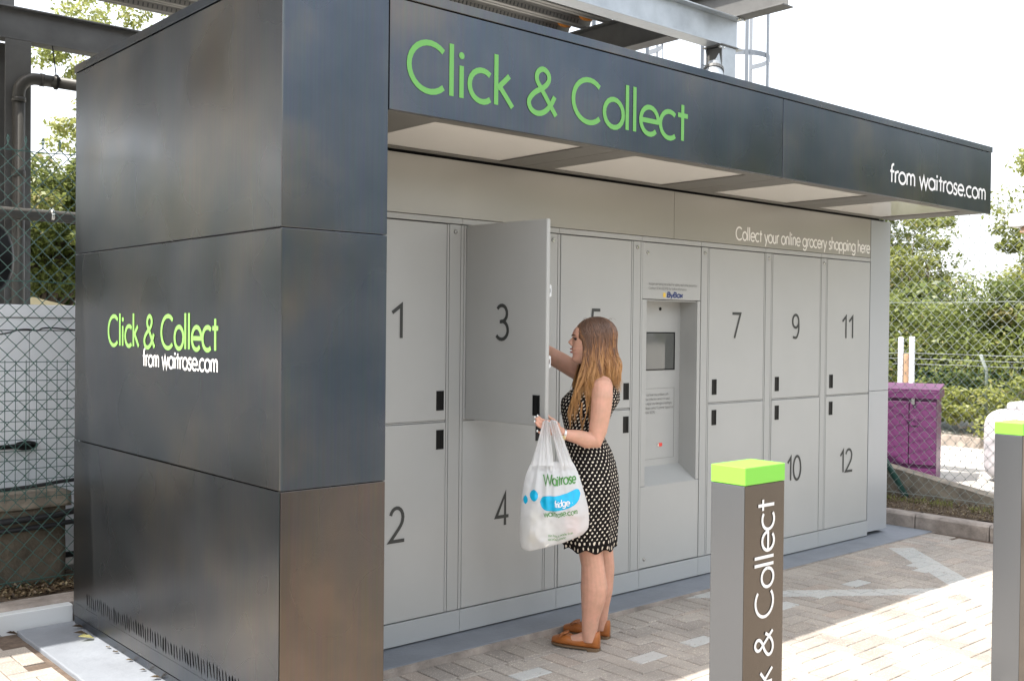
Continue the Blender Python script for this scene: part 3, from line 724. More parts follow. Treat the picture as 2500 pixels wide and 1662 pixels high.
c = MB(); c.box(2.963, 3.539, YF, .836, .134, .648); tb = c.build('terminal_cover', M['locker'], K, bevel=.003); lock(3.006, .190, tb)
c = MB(); c.box(2.963, 3.005, YF, .836, .651, 1.828); c.box(3.508, 3.539, YF, .836, .651, 1.828); c.build('terminal_surround', M['locker'], K, bevel=.002)
YB = .95
c = MB(); c.add([(3.005, .812, .651), (3.508, .812, .651), (3.508, YB, .745), (3.005, YB, .745), (3.005, .812, .63), (3.508, .812, .63), (3.508, YB, .63), (3.005, YB, .63)], [(0,1,2,3),(0,4,5,1),(1,5,6,2),(3,7,4,0),(4,7,6,5)]); c.build('sill', M['locker'], K)
c = MB(); c.box(3.0, 3.006, .82, YB, .65, 1.828); c.box(3.507, 3.513, .82, YB, .65, 1.828); c.box(3.006, 3.507, .82, YB, 1.822, 1.828); c.build('reveal', M['locker'], K)
c = MB(); c.box(3.0, 3.513, YB, YB+.02, .70, 1.83); bk = c.build('terminal_back', M['locker'], K)
c = MB(); c.box(3.150, 3.452, YB-.004, YB-.0005, 1.372, 1.622); c.build('screen_bezel', M['black'], K, bevel=.001)
M['screen'] = mat('glossy screen', (.10, .105, .10), .05, 0, .9)
c = MB(); c.box(3.158, 3.436, YB-.006, YB-.0042, 1.380, 1.614); c.build('screen', M['screen'], K)
c = MB(); c.tube([(3.300, YB-.004, 1.775), (3.300, YB-.001, 1.775)], .011, 12); c.build('camera_lens', M['black'], K)
M['red'] = mat('red reader window', (.25, .02, .015), .3, emit=(.14, .008, .006)); M['gold_m'] = mat('amber', (.25, .16, .05), .4)
c = MB(); c.box(3.300, 3.332, YB-.004, YB-.001, .870, .892); c.build('card_reader', M['red'], K)
c = MB(); c.box(3.285, 3.300, YB-.004, YB-.001, .870, .888); c.build('card_reader', M['lockmetal'], K)
for i, ln in enumerate(['If you have any problems with', 'your collection service or need', 'to report any damages or spillages,', 'please contact Customer Support on', '01344 823792.']):
    text_mesh(ln, (3.158, YB, 1.205-i*.029), (1, 0, 0), (0, 0, 1), .0165, [.235, .245, .27, .285, .105][i], .0013).build('lettering', M['faint'], K)
c = MB()
for a in ((3.150, 3.452, 1.252, 1.2535), (3.150, 3.452, .790, .7915), (3.150, 3.1515, .7915, 1.252), (3.4505, 3.452, .7915, 1.252)): c.box(a[0], a[1], YB-.0012, YB-.0002, a[2], a[3])
c.build('panel_seam', M['faint'], K)

# ================================================================== BOLLARDS
def bollard(x0, yf, label):
    x1, yb_ = x0+.2096, yf+.131
    t = thing('bollard', label, 'bollard', ((x0+x1)/2, (yf+yb_)/2, zp(x0)), 'square steel bollards with lime green tops in front of the lockers')
    c = MB(); c.box(x0+.001, x1-.001, yf+.003, yb_-.001, zp(x0)-.02, 1.1675); c.build('post', M['post_steel'], t, bevel=.0015)
    c = MB(); c.box(x0+.0015, x1-.0015, yf+.001, yf+.0028, zp(x0), 1.1675); c.build('face_reflection', M['plate'], t, bevel=.0006)  # added sheet that carries the painted ground reflection on the front face
    c = MB(); c.box(x0, x1, yf, yb_, 1.169, 1.224); c.build('cap', M['cap_green'], t, bevel=.002)
    tx = text_mesh('Click & Collect', (x0+.1516, yf+.001, .3335), (0, 0, 1), (-1, 0, 0), .0922, .788, .0100); tx.build('lettering', M['white'], t)
    return t
bollard(.674, -1.655, 'square steel bollard with lime green top standing nearest the camera')
bollard(2.985, -1.517, 'square steel bollard with lime green top cut off by the right picture edge')

# ================================================================== FENCES
def chain_mesh(P0, dirv, length, z0, z1, w=.095, h=.100, r=.0028, zfun=None):
    """real zig-zag wires that hook round each other"""
    mb = MB(); dv_ = Vector(dirv).normalized(); nn = Vector((-dv_.y, dv_.x, 0)); P0 = Vector(P0)
    nw = int(length/(w/2)); ns = int((z1-z0)/(h/2))
    for k in range(nw):
        path = []
        for j in range(ns+1):
            a = (k*w/2)+(w/2 if (j+k) % 2 else 0)
            s_ = 1 if (j+k) % 2 else -1
            path.append(P0+dv_*(a+s_*.003)+nn*(.0028*s_)+Vector((0, 0, z0+j*h/2)))
        # barbed twist at top
        e = path[-1]; path.append(e+Vector((0, 0, .035))+dv_*(.008*(1 if k % 2 else -1))); path.append(e+Vector((0, 0, .055)))
        mb.tube(path, r, 4, False, up=nn)
    return mb
def hwire(mb, P0, dirv, length, z, r=.0026, sag=.01, seed=0):
    dv_ = Vector(dirv).normalized(); P0 = Vector(P0); n = 14
    mb.tube([P0+dv_*(length*i/n)+Vector((0, 0, z+sag*noise.noise((i*.7, seed, z*3)))) for i in range(n+1)], r, 5, False)
f1 = thing('chain_link_fence', 'green chain link fence behind the dark side panel on the left', 'fence', (0, 2.8, 0))
chain_mesh((-3.1, 2.8, 0), (1, 0, 0), 4.3, .11, 2.70, .095, .1, .0036).build('wire_mesh', M['wire'], f1, smooth=True)['kind'] = 'stuff'
mb = MB(); [hwire(mb, (-3.1, 2.797, 0), (1, 0, 0), 4.3, z, .003, .02, z) for z in (2.64, 1.875, .16)]; mb.build('strain_wire', M['wire'], f1, smooth=True)
for x in (-2.9, 1.1): mb = MB(); mb.tube([(x, 2.84, 0), (x, 2.84, 2.75)], .024, 12); mb.build('post', M['wire'], f1, smooth=True)
f2 = thing('chain_link_fence', 'chain link fence on the mulch strip right of the lockers', 'fence', (7.0, 1, 0))
chain_mesh((7.0, -1.6, 0), (0, 1, 0), 4.4, .11, 2.72, .095, .1, .0027).build('wire_mesh', M['wire_pale'], f2, smooth=True)['kind'] = 'stuff'
mb = MB(); [hwire(mb, (7.003, -1.6, 0), (0, 1, 0), 4.4, z, .003, .015, z) for z in (2.73, 1.90, .17)]; mb.build('strain_wire', M['wire_pale'], f2, smooth=True)
for y in (2.72, -.22): mb = MB(); mb.tube([(7.04, y, 0), (7.04, y, 2.9)], .026, 12); mb.build('post', M['wire'], f2, smooth=True)
mb = MB(); mb.tube([(7.06, 2.3, 1.75), (7.06, 1.19, .10)], .027, 12); mb.build('brace', M['wire'], f2, smooth=True)
mp_ = thing('mesh_panel', 'green welded wire panel with small square holes behind the fence', 'wire panel', (0, 2.87, .64))
mb = MB()
for i in range(46): x = -2.4+i*.058; mb.tube([(x, 2.87, .60), (x, 2.87, 1.425)], .0022, 4, False)
for i in range(15): z = .612+i*.0576; mb.tube([(-2.42, 2.873, z+.006*math.sin(i)), (-1, 2.873, z), (.22, 2.873, z+.006*math.cos(i*2))], .0022, 4, False)
mb.build('welded_wire', M['wire'], mp_)['kind'] = 'stuff'

# back wall, pipes, cables
wl = thing('retaining_wall', 'stained low concrete wall with pale coping behind the left fence', 'wall', (-1, 3.0, 0))
def rough_block(mb, x0, x1, y0, y1, z0, z1, nx, nz, amp):
    rings = []
    for i in range(nx+1):
        x = x0+(x1-x0)*i/nx; r_ = []
        pts = [(y0, z0+(z1-z0)*k/nz) for k in range(nz+1)]+[(y1, z1), (y1, z0)]
        for q, (y, z) in enumerate(pts):
            d = amp*noise.noise((x*6, z*6, y*3))+amp*.4*noise.noise((x*22, z*22, y))
            r_.append((x, y+(d if q <= nz else 0), z+(d*.6 if z == z1 else 0)))
        rings.append(r_)
    mb.loft(rings); return mb
rough_block(MB(), -3.1, .165, 2.93, 3.18, .04, .545, 80, 12, .02).build('wall_body', M['conc_dark'], wl, smooth=True)
for i in range(5): rough_block(MB(), -3.1+i*.66, -3.1+(i+1)*.66-.01 if i < 4 else .19, 2.905, 3.2, .547, .635, 16, 4, .014).build('coping_stone', M['conc'], wl, smooth=True)
def cable(name, label, cat, pts, r, m='rubber', group=None):
    mb = MB(); mb.tube(spl3(pts), r, 8); return tag(mb.build(name, M[m], smooth=True), label, cat, group)
def spl3(P, k=6):
    out = []
    for i in range(len(P)-1):
        p = [P[max(i-1, 0)], P[i], P[i+1], P[min(i+2, len(P)-1)]]
        for j in range(k):
            t = j/k; out.append(tuple(.5*((2*p[1][a])+(-p[0][a]+p[2][a])*t+(2*p[0][a]-5*p[1][a]+4*p[2][a]-p[3][a])*t*t+(-p[0][a]+3*p[1][a]-3*p[2][a]+p[3][a])*t**3) for a in (0, 1, 2)))
    return out+[P[-1]]
cable('cable', 'thick black cable sagging across the pale container above the wall', 'cable', [(-3, 2.89, .60), (-1.2, 2.89, .655), (-.22, 2.89, .675), (.0, 2.89, .685), (.2, 2.89, .70), (.6, 2.89, .70)], .011)
cable('hose', 'upper black pipe fixed along the stained wall', 'pipe', [(-3, 2.89, .46), (-.22, 2.89, .487), (.2, 2.89, .512), (.7, 2.89, .52)], .019)
cable('hose', 'lower thin black pipe along the stained wall', 'pipe', [(-3, 2.895, .40), (-.22, 2.895, .432), (.2, 2.895, .448), (.7, 2.895, .45)], .015)
cable('wire', 'thin black wire crossing the pale container near its top', 'wire', [(-2, 3.33, 1.50), (-.3, 3.33, 1.555), (.02, 3.33, 1.60), (.12, 3.33, 1.595), (.2, 3.33, 1.612), (.6, 3.33, 1.59), (2, 3.33, 1.6)], .005)

ct = thing('container', 'pale grey steel storage container behind the left fence', 'container', (0, 3.4, .12))
mb = MB(); mb.box(-3.0, .0935, 3.40, 5.0, .16, 1.592); mb.box(.0975, 2.6, 3.40, 5.0, .16, 1.592); mb.build('side_panel', M['container'], ct, bevel=.004)
mb = MB(); mb.box(-3.0, 2.6, 3.395, 5.0, 1.597, 1.672); mb.build('top_panel', M['container'], ct, bevel=.003)
mb = MB(); mb.box(-3.0, 2.6, 3.385, 5.0, 1.676, 1.757); mb.build('roof_rail', M['container'], ct, bevel=.006)
mb = MB(); mb.box(-2.95, 2.55, 3.42, 4.95, .12, 1.70); mb.build('core', M['gap'], ct)
mb = MB(); mb.ell((.07, 3.385, .87), (.075, .03, .030), 14, 8); mb.tube([(-.45, 3.37, .862), (.09, 3.36, .872)], [.013, .016], 8); mb.build('latch', M['black'], ct, smooth=True)
dr = MB(); rings = []
for k in range(9):
    t_ = k/8; yy = 3.62+.5*t_; f_ = 1-.12*(abs(2*t_-1)**6)
    rings.append([(-.27+.36*f_*math.copysign(abs(math.cos(a))**.8, math.cos(a)), yy, 2.06+.29*f_*math.copysign(abs(math.sin(a))**.8, math.sin(a))) for a in [2*math.pi*i/28 for i in range(28)]])
dr.loft(rings); tag(dr.build('drum', M['black'], smooth=True), 'black rounded drum standing on the pale container by the pipe', 'drum')
sh = thing('shed', 'low shed with sunlit cream roof beyond the pale container', 'shed', (1.2, 9.6, .12))
M['cream'] = mat('cream roof', (.75, .66, .42), .7)
mb = MB(); mb.box(.2, 2.0, 9.1, 11, .12, 1.84); mb.build('wall', M['container'], sh)
mb = MB(); mb.prism([(0.1, 9.0, 1.86), (2.15, 9.0, 1.845), (1.8, 9.0, 1.93), (0.1, 9.0, 1.95)], (0, 2, 0)); mb.build('roof', M['cream'], sh)

# ================================================================== STEEL DECK
DK = thing('steel_deck_frame', 'galvanised steel beam frame carrying a ribbed deck above the kiosk', 'steel frame', (2, 4.8, 0))
def ibeam(P0, P1, h, b, side, name='beam', m='galv', tf=.014, tw=.010, up=(0, 0, 1)):
    """P0,P1 bottom centre line"""
    mb = MB(); P0, P1 = Vector(P0), Vector(P1); u = Vector(up); d = (P1-P0); s_ = u.cross(d.normalized()); hd = d/2; mid = (P0+P1)/2
    mb.obox(mid+u*tf/2, hd, s_*b/2, u*tf/2); mb.obox(mid+u*(h-tf/2), hd, s_*b/2, u*tf/2); mb.obox(mid+u*h/2, hd, s_*tw/2, u*(h/2-tf))
    return mb.build(name, M[m], DK, bevel=.002)
ibeam((-3.8, 2.575, 4.30), (6.26, 2.575, 4.30), .30, .165, 0)
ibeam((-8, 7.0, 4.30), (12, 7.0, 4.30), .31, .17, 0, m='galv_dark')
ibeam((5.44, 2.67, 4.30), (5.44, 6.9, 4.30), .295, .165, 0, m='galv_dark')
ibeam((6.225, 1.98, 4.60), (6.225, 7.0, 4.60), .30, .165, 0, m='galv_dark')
def icol(x, y, z0, z1, b, d, m='galv'):
    mb = MB(); mb.box(x-b/2, x+b/2, y-d/2, y-d/2+.012, z0, z1); mb.box(x-b/2, x+b/2, y+d/2-.012, y+d/2, z0, z1); mb.box(x-.005, x+.005, y-d/2+.012, y+d/2-.012, z0, z1)
    return mb.build('column', M[m], DK, bevel=.002)
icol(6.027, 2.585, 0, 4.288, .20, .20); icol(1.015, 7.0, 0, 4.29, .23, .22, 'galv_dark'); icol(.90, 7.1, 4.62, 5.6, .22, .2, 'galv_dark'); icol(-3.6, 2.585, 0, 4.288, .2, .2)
mb = MB(); mb.box(5.90, 6.15, 2.47, 2.70, 4.288, 4.299); mb.box(5.94, 5.95, 2.50, 2.67, 3.5, 4.28); mb.build('end_plate', M['galv_dark'], DK)
for bx_, by, bz in ((5.935, 2.54, 4.16), (5.935, 2.60, 4.15), (5.935, 2.54, 4.07), (5.935, 2.60, 4.05), (5.935, 2.54, 3.98), (5.95, 2.49, 4.27), (5.90, 2.49, 4.27), (6.20, 2.50, 4.595), (6.28, 2.50, 4.595), (6.17, 2.49, 4.58)):
    mb = MB(); mb.tube([(bx_+.01, by, bz), (bx_-.012, by, bz)], .013, 6); mb.build('bolt', M['lockmetal'], DK)
M['deckm'] = mat('ribbed deck sheet', (.28, .27, .25), .45, .45, var=.1, vscale=2)
# trapezoidal sheet, extruded along x; every rib flank carries embossed dimples
per = .30; rib = 12; mb = MB()
for k in range(rib):
    y0 = 2.68+k*per
    prof = [(y0, 4.70), (y0+.10, 4.70), (y0+.125, 4.665), (y0+.135, 4.665), (y0+.155, 4.615), (y0+.20, 4.615), (y0+.205, 4.622), (y0+.215, 4.622), (y0+.22, 4.615), (y0+.255, 4.615), (y0+.275, 4.665), (y0+.282, 4.665), (y0+per, 4.70)]
    mb.loft([[(-3.7, a, b) for a, b in prof], [(5.43, a, b) for a, b in prof]], False, False)
dkk = mb.build('deck_sheet', M['deckm'], DK); sd = dkk.modifiers.new('s', 'SOLIDIFY'); sd.thickness = .002
mb = MB()
for k in range(rib):
    y0 = 2.68+k*per
    for i in range(150):
        x = -1.6+i*.046
        mb.obox((x, y0+.145, 4.640), (.006, 0, 0), (0, .0065, -.0165), (0, .003, .0012))
        mb.obox((x+.02, y0+.265, 4.640), (.006, 0, 0), (0, .0065, .0165), (0, .003, -.0012))
mb.build('embossed_dimples', M['galv_dark'], DK)['kind'] = 'stuff'
mb = MB(); mb.box(-3.7, 5.43, 2.66, 6.30, 4.71, 4.80); mb.box(-6, .80, 6.84, 12, 4.62, 4.80); mb.build('deck_slab', M['conc'], DK)
M['foam'] = mat('orange foam', (.55, .19, .02), .8, var=.3, vscale=30, bump=.8, bscale=60)
for k in range(2, 7):
    mb = MB(); mb.ell((5.28, 2.68+k*per+.05, 4.665), (.09, .055, .035), 12, 8)
    o = mb.build('foam_filler', M['foam'], DK, smooth=True)
# pipes on the left
def pipe_thing(name, label, segs, r, cols):
    t = thing(name, label, 'pipe', segs[0][0])
    for s_ in segs: mb = MB(); mb.tube(s_, r, 16); mb.build('pipe_run', M['pipe'], t, smooth=True)
    for c0, c1, rr_ in cols: mb = MB(); mb.tube([c0, c1], rr_, 16); mb.build('coupling', M['pipe'], t, smooth=True)
    return t
zc = 3.935; xc = 1.0
elbow = [(xc, 6.82, 3.70)]+[(xc+.16*(1-math.cos(R(a))), 6.82, 3.775+.16*math.sin(R(a))) for a in range(0, 91, 10)]+[(1.3, 6.82, zc)]
dp_ = pipe_thing('drain_pipe', 'grey drain pipe with elbow rising in front of the steel column', [[(xc, 6.82, .1), (xc, 6.82, 3.72)], elbow, [(1.28, 6.82, zc), (5.5, 6.82, zc-.03)]], .056, [((xc, 6.82, 3.70), (xc, 6.82, 3.74), .062), ((1.19, 6.82, zc), (1.225, 6.82, zc), .062), ((xc, 6.82, 3.0), (xc, 6.82, 3.06), .062)])
mb = MB(); mb.tube([(1.325, 6.82, zc), (1.345, 6.82, zc)], .072, 16); mb.tube([(1.335, 6.82, zc+.06), (1.335, 6.93, 4.30)], .006, 6); mb.build('pipe_clamp', M['black'], dp_)
pr_ = pipe_thing('rail_pipe', 'horizontal grey pipe crossing behind the fence above the container', [[(-2, 6.55, 2.655), (5, 6.55, 2.60)]], .055, [])
mb = MB(); mb.tube([(1.20, 6.55, 2.64), (1.225, 6.55, 2.64)], .063, 16); mb.build('pipe_clamp', M['lockmetal'], pr_, smooth=True)
# floodlight
FLt = thing('floodlight', 'silver floodlight bracketed to the steel column above the sign', 'lamp', (5.78, 2.45, 3.9))
mb = MB(); A = Vector((5.74, 2.44, 4.0)); D = Vector((-.35, -.25, -.9)).normalized()
mb.tube([A-D*.10, A-D*.095, A-D*.02, A, A+D*.03, A+D*.12, A+D*.16], [.03, .055, .062, .085, .088, .10, .105], 20); mb.build('housing', M['galv'], FLt, smooth=True)
mb = MB(); mb.tube([A-D*.03, A+D*.0], .094, 20); mb.build('collar', M['galv_dark'], FLt)
mb = MB(); mb.prism([(5.70, 2.50, 4.05), (5.93, 2.50, 4.05), (5.93, 2.50, 3.90), (5.84, 2.50, 4.22), (5.76, 2.50, 4.22)][:0] or [(5.72, 2.47, 4.02), (5.92, 2.47, 4.00), (5.86, 2.47, 4.20)], (0, .006, 0)); mb.build('bracket', M['galv'], FLt)
mb = MB(); mb.tube([(5.83, 2.43, 4.08), (5.93, 2.40, 3.82)], .008, 6); mb.build('stay', M['galv'], FLt)
# caged ladders
M['galv_lad'] = mat('ladder steel', (.20, .22, .25), .5, .3)
def cage(cx, cy, label, a0, a1):
    t = thing('caged_ladder', label, 'ladder', (cx, cy, 0), 'caged access ladders behind the kiosk')
    for z in (3.5, 4.2, 5.0, 5.8):
        mb = MB(); mb_p = [(cx+.42*math.cos(R(a)), cy+.42*math.sin(R(a)), z) for a in range(a0, a1, 10)]
        mb.loft([[(p[0], p[1], p[2]-.03), (p[0], p[1], p[2]+.03), (p[0]+.006, p[1]+.006, p[2]+.03), (p[0]+.006, p[1]+.006, p[2]-.03)] for p in mb_p]); mb.build('hoop', M['galv_lad'], t)
    for a in range(a0, a1, 45):
        x, y = cx+.425*math.cos(R(a)), cy+.425*math.sin(R(a)); s_, c_ = math.sin(R(a)), math.cos(R(a))
        mb = MB(); mb.obox((x, y, 4.4), (-.022*s_, .022*c_, 0), (.003*c_, .003*s_, 0), (0, 0, 1.9)); mb.build('strap', M['galv_lad'], t)
    for s_ in (-.2, .2): mb = MB(); mb.box(cx+s_-.03, cx+s_+.03, cy+.36, cy+.372, .1, 6.5); mb.build('stile', M['galv_lad'], t)
    for i in range(24): mb = MB(); mb.tube([(cx-.2, cy+.366, .3+i*.26), (cx+.2, cy+.366, .3+i*.26)], .011, 8); mb.build('rung', M['galv_lad'], t)
cage(8.75, 4.45, 'caged galvanised ladder right of the deck column against the sky', -170, 20)
cage(7.25, 4.9, 'caged galvanised ladder partly hidden behind the deck beam', -150, 20)

# ================================================================== RIGHT BACKGROUND
lw = MB(); rough = [(7.15, .47), (7.30, .47)]
rings = []
for i in range(70):
    y = -4+i*.1; zt = max(.14, min(.62, .125+.17*y))+.006*noise.noise((y*5, 0, 0))
    rings.append([(7.15+.008*noise.noise((y*6, 1, 0)), y, 0), (7.15+.008*noise.noise((y*6, 2, 0)), y, zt*.5), (7.155+.006*noise.noise((y*9, 3, 0)), y, zt), (7.33, y, zt), (7.33, y, 0)])
lw.loft(rings); tag(lw.build('low_wall', M['conc'], smooth=False), 'low stained concrete wall behind the right fence, under the purple cabinet', 'wall')
cb = thing('cabinet', 'purple steel cabinet with double doors behind the right fence', 'cabinet', (7.8, 1.30, .16)); cb.rotation_euler = (0, 0, R(22))
mb = MB(); mb.box(7.82, 8.35, 1.30, 2.75, .17, 1.05); mb.build('body', M['purple'], cb, bevel=.006)
for a, b in ((1.305, 1.548), (1.556, 2.10)): mb = MB(); mb.box(7.80, 7.822, a, b, .34, .955); mb.build('door', M['purple'], cb, bevel=.004)
mb = MB(); mb.box(7.785, 8.38, 1.275, 2.78, .985, 1.06); mb.prism([(7.785, 1.275, 1.06), (7.785, 2.78, 1.06), (8.38, 2.78, 1.09), (8.38, 1.275, 1.09)], (0, 0, .02)); mb.build('lid', M['purple'], cb, bevel=.004)
mb = MB(); mb.box(7.79, 7.80, 1.47, 1.54, .72, .80); mb.box(7.785, 7.80, 1.53, 1.575, .76, .785); mb.build('latch', M['purple'], cb, bevel=.003)
mb = MB(); mb.box(7.775, 7.785, 1.50, 1.53, .93, .985); mb.build('hasp', M['lockmetal'], cb)
tk = thing('storage_tank', 'white rounded plastic tank at the right picture edge behind the fence', 'tank', (8.8, .45, .16))
mb = MB(); mb.box(8.35, 9.3, -.4, 1.15, .165, .88); o = mb.build('body', M['tank'], tk, smooth=True); bm_ = o.modifiers.new('b', 'BEVEL'); bm_.width = .17; bm_.segments = 6
mb = MB(); mb.box(8.5, 9.2, -.3, .95, .86, .955); o = mb.build('lid', M['tank'], tk, smooth=True); bm_ = o.modifiers.new('b', 'BEVEL'); bm_.width = .04; bm_.segments = 4
for y in (.35, .75): mb = MB(); mb.box(8.335, 8.352, y, y+.06, .30, .75); mb.build('rib', M['tank'], tk, bevel=.006)
M['postwhite'] = mat('white paint', (.72, .74, .80), .5)
M['wood'] = mat('bare timber', (.38, .24, .15), .8, var=.3, vscale=8, stretch=(1, 1, .1))
for y, z1, r_, m_, lb in ((3.40, 1.56, .036, 'postwhite', 'left of two white posts behind the purple cabinet'), (3.245, 1.57, .036, 'postwhite', 'right of two white posts behind the purple cabinet'), (3.32, 1.34, .034, 'wood', 'bare timber stake between the two white posts')):
    mb = MB(); mb.tube([(11, y, .1), (11, y, z1-.01), (11, y, z1)], [r_, r_, r_*.8], 12); tag(mb.build('post', M[m_], smooth=False), lb, 'post', 'upright posts behind the purple cabinet' if m_ == 'postwhite' else None)
f3 = thing('chain_link_fence', 'far green mesh fence topped with barbed wire in front of hedge', 'fence', (11.6, 2, 0))
chain_mesh((11.6, -2.5, 0), (0, 1, 0), 9.5, .16, 1.14, .075, .07, .0022).build('wire_mesh', M['wire'], f3)['kind'] = 'stuff'
for y in (2.55, -.6, 5.4):
    mb = MB(); mb.tube([(11.63, y, .1), (11.63, y, 1.14), (11.5, y+.02, 1.34)], .022, 8); mb.build('post', M['wire_pale'], f3, smooth=True)
mb = MB(); [hwire(mb, (11.6-(z-1.14)*.6, -2.5, 0), (0, 1, 0), 9.5, z, .003, .03, z) for z in (1.19, 1.26, 1.33)]; mb.build('barbed_wire', M['galv'], f3)
k3 = thing('low_wall', 'sunlit pale kerb wall below the far hedge', 'wall', (11.4, 2, 0))
for i in range(10): mb = MB(); mb.box(11.2, 11.42, -3+i, -3+i+.99, .1, .30); mb.build('kerb_stone', M['kerbm'], k3, bevel=.01)
lp_ = thing('wall_lamp', 'small white box lamp on a post at the right edge', 'lamp', (8.0, .62, 2.6))
mb = MB(); mb.box(7.9, 8.1, .40, .69, 2.62, 2.74); mb.build('housing', M['white'], lp_, bevel=.008)
mb = MB(); mb.box(7.93, 8.07, .42, .60, 2.56, 2.618); mb.build('lens', M['wood'], lp_, bevel=.006)
mb = MB(); mb.tube([(8.12, .30, .16), (8.12, .30, 2.68), (8.05, .40, 2.68)], .03, 10); mb.build('pole', M['white'], lp_, smooth=True)

# ================================================================== TREES
def tree(label, base, height, cc, cr, nbl, nper, ls, m, group=None, br=.5, name='tree', trunk_r=.12, droop=.0, fill=.35):
    t = thing(name, label, 'tree' if name == 'tree' else 'shrub' if name == 'shrub' else 'hedge', base, group)
    cc = np.array(cc, float); cr = np.array(cr, float)
    d = rng.normal(size=(nbl, 3)); d /= np.linalg.norm(d, axis=1, keepdims=True)
    rad = rng.uniform(0, 1, nbl)**(.45); d[:, 2] = np.where(d[:, 2] < -.5, d[:, 2]*.6, d[:, 2])
    ctr = cc+d*rad[:, None]*cr
    P, T, Nn, S_ = [], [], [], []
    for q in range(nbl):
        b_ = br*rng.uniform(.55, 1.3)
        u = rng.normal(size=(nper, 3)); u /= np.linalg.norm(u, axis=1, keepdims=True)
        k_ = rng.uniform(fill, 1, nper)**.6
        sh_ = np.array([b_*rng.uniform(.8, 1.5), b_*rng.uniform(.8, 1.5), b_*rng.uniform(.45, .8)])
        p = ctr[q]+u*k_[:, None]*sh_
        P.append(p); Nn.append(u*.6+rng.normal(size=(nper, 3))*.55+np.array([0, 0, .55]))
        T.append(np.clip(rng.normal(.5+rng.normal(0, .16), .2, nper), 0, 1)); S_.append(ls*rng.uniform(.6, 1.3, nper))
    P = np.concatenate(P); Nn = np.concatenate(Nn); T = np.concatenate(T); S_ = np.concatenate(S_)
    k_ = P[:, 2] > base[2]+.02; P, Nn, T, S_ = P[k_], Nn[k_], T[k_], S_[k_]
    o = leaves_obj('crown' if name == 'tree' else 'foliage', leaf_cards(P, Nn, S_, None), T, m, t, base); ORG[o.name] = base
    if name != 'hedge':
        tr = MB(); b0 = Vector(base); top = Vector((cc[0], cc[1], cc[2]+cr[2]*.3)); pts = []
        for i in range(7):
            f_ = i/6; p = b0.lerp(top, f_); pts.append((p.x+.12*math.sin(i*1.3+base[0])*f_, p.y+.12*math.cos(i*1.7)*f_, p.z))
        tr.tube(pts, [trunk_r*(1-.75*i/6) for i in range(7)], 9)
        for q in rng.choice(nbl, min(nbl, 26), replace=False):
            e = Vector(ctr[q]); f_ = rng.uniform(.3, .85); s0 = Vector(pts[int(f_*6)]); mid = s0.lerp(e, .5)+Vector(rng.normal(size=3)*.12)+Vector((0, 0, .1))
            tr.tube([s0, mid, e], [trunk_r*.35*(1-f_*.5), trunk_r*.2, trunk_r*.05], 6)
        tr.build('trunk' if name == 'tree' else 'stems', M['bark'], t, smooth=True)
    return t
GA = 'trees beyond the container'
tree('tall airy light green tree seen left of the kiosk above the pipes', (6.0, 12.6, .12), 8, (5.7, 12.5, 5.3), (3.1, 1.6, 2.0), 190, 230, .042, M['leaf_light'], GA, .38)
tree('dense sunlit tree low behind the drain pipe', (2.6, 11.6, .12), 4, (2.9, 11.6, 2.9), (1.7, 1.0, 1.25), 80, 420, .042, M['leaf_mid'], GA, .42)
tree('green tree at the far left edge behind the steel column', (-1.0, 12.5, .12), 6, (-.4, 12.5, 3.2), (1.9, 1.2, 1.9), 60, 220, .06, M['leaf_mid'], GA, .45)
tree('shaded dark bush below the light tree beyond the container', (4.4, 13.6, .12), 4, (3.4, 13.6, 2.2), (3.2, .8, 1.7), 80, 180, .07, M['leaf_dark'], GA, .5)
GB = 'trees beyond the right fence'
tree('broad bushy tree beyond the fence, left of the sky gap', (15.6, 7.2, .12), 5, (15.6, 7.6, 3.0), (1.6, 2.9, 2.3), 150, 420, .043, M['leaf_mid'], GB, .45)
tree('tall tree beyond the fence at the right picture edge', (15.8, 2.4, .12), 6, (15.6, 2.45, 2.75), (1.2, 1.7, 2.1), 150, 420, .043, M['leaf_light'], GB, .42)
tree('slender young tree with sparse leaves in the sky gap', (14.5, 5.0, .12), 4, (14.5, 4.9, 2.4), (.5, .55, 1.1), 26, 150, .04, M['leaf_light'], GB, .3, trunk_r=.05)
t_h = tree('dense green hedge running along the far mesh fence', (13.4, 3.2, .12), 2, (13.4, 3.4, 1.2), (.9, 5.5, 1.15), 210, 420, .04, M['leaf_mid'], None, .42, name='hedge')
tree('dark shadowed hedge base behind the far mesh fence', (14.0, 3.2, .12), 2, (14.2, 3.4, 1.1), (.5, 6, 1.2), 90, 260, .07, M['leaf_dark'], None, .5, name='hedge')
tree('light leafy shrub growing through the far mesh fence', (11.3, 2.5, .16), 1, (11.4, 1.9, .62), (.35, 1.2, .42), 40, 150, .035, M['leaf_light'], None, .22, name='shrub', trunk_r=.02)
tree('small shrub at the far fence by the white posts', (11.5, 4.0, .16), 1, (11.6, 4.2, .7), (.3, .9, .5), 30, 150, .035, M['leaf_mid'], None, .22, name='shrub', trunk_r=.02)
tree('round green tree left of the container, beyond the fence', (-5.5, 13, .12), 4, (-5.5, 13, 2.5), (3.0, 1.2, 2.0), 60, 120, .1, M['leaf_mid'], GA, .6)
GC = 'trees round the forecourt behind the camera'
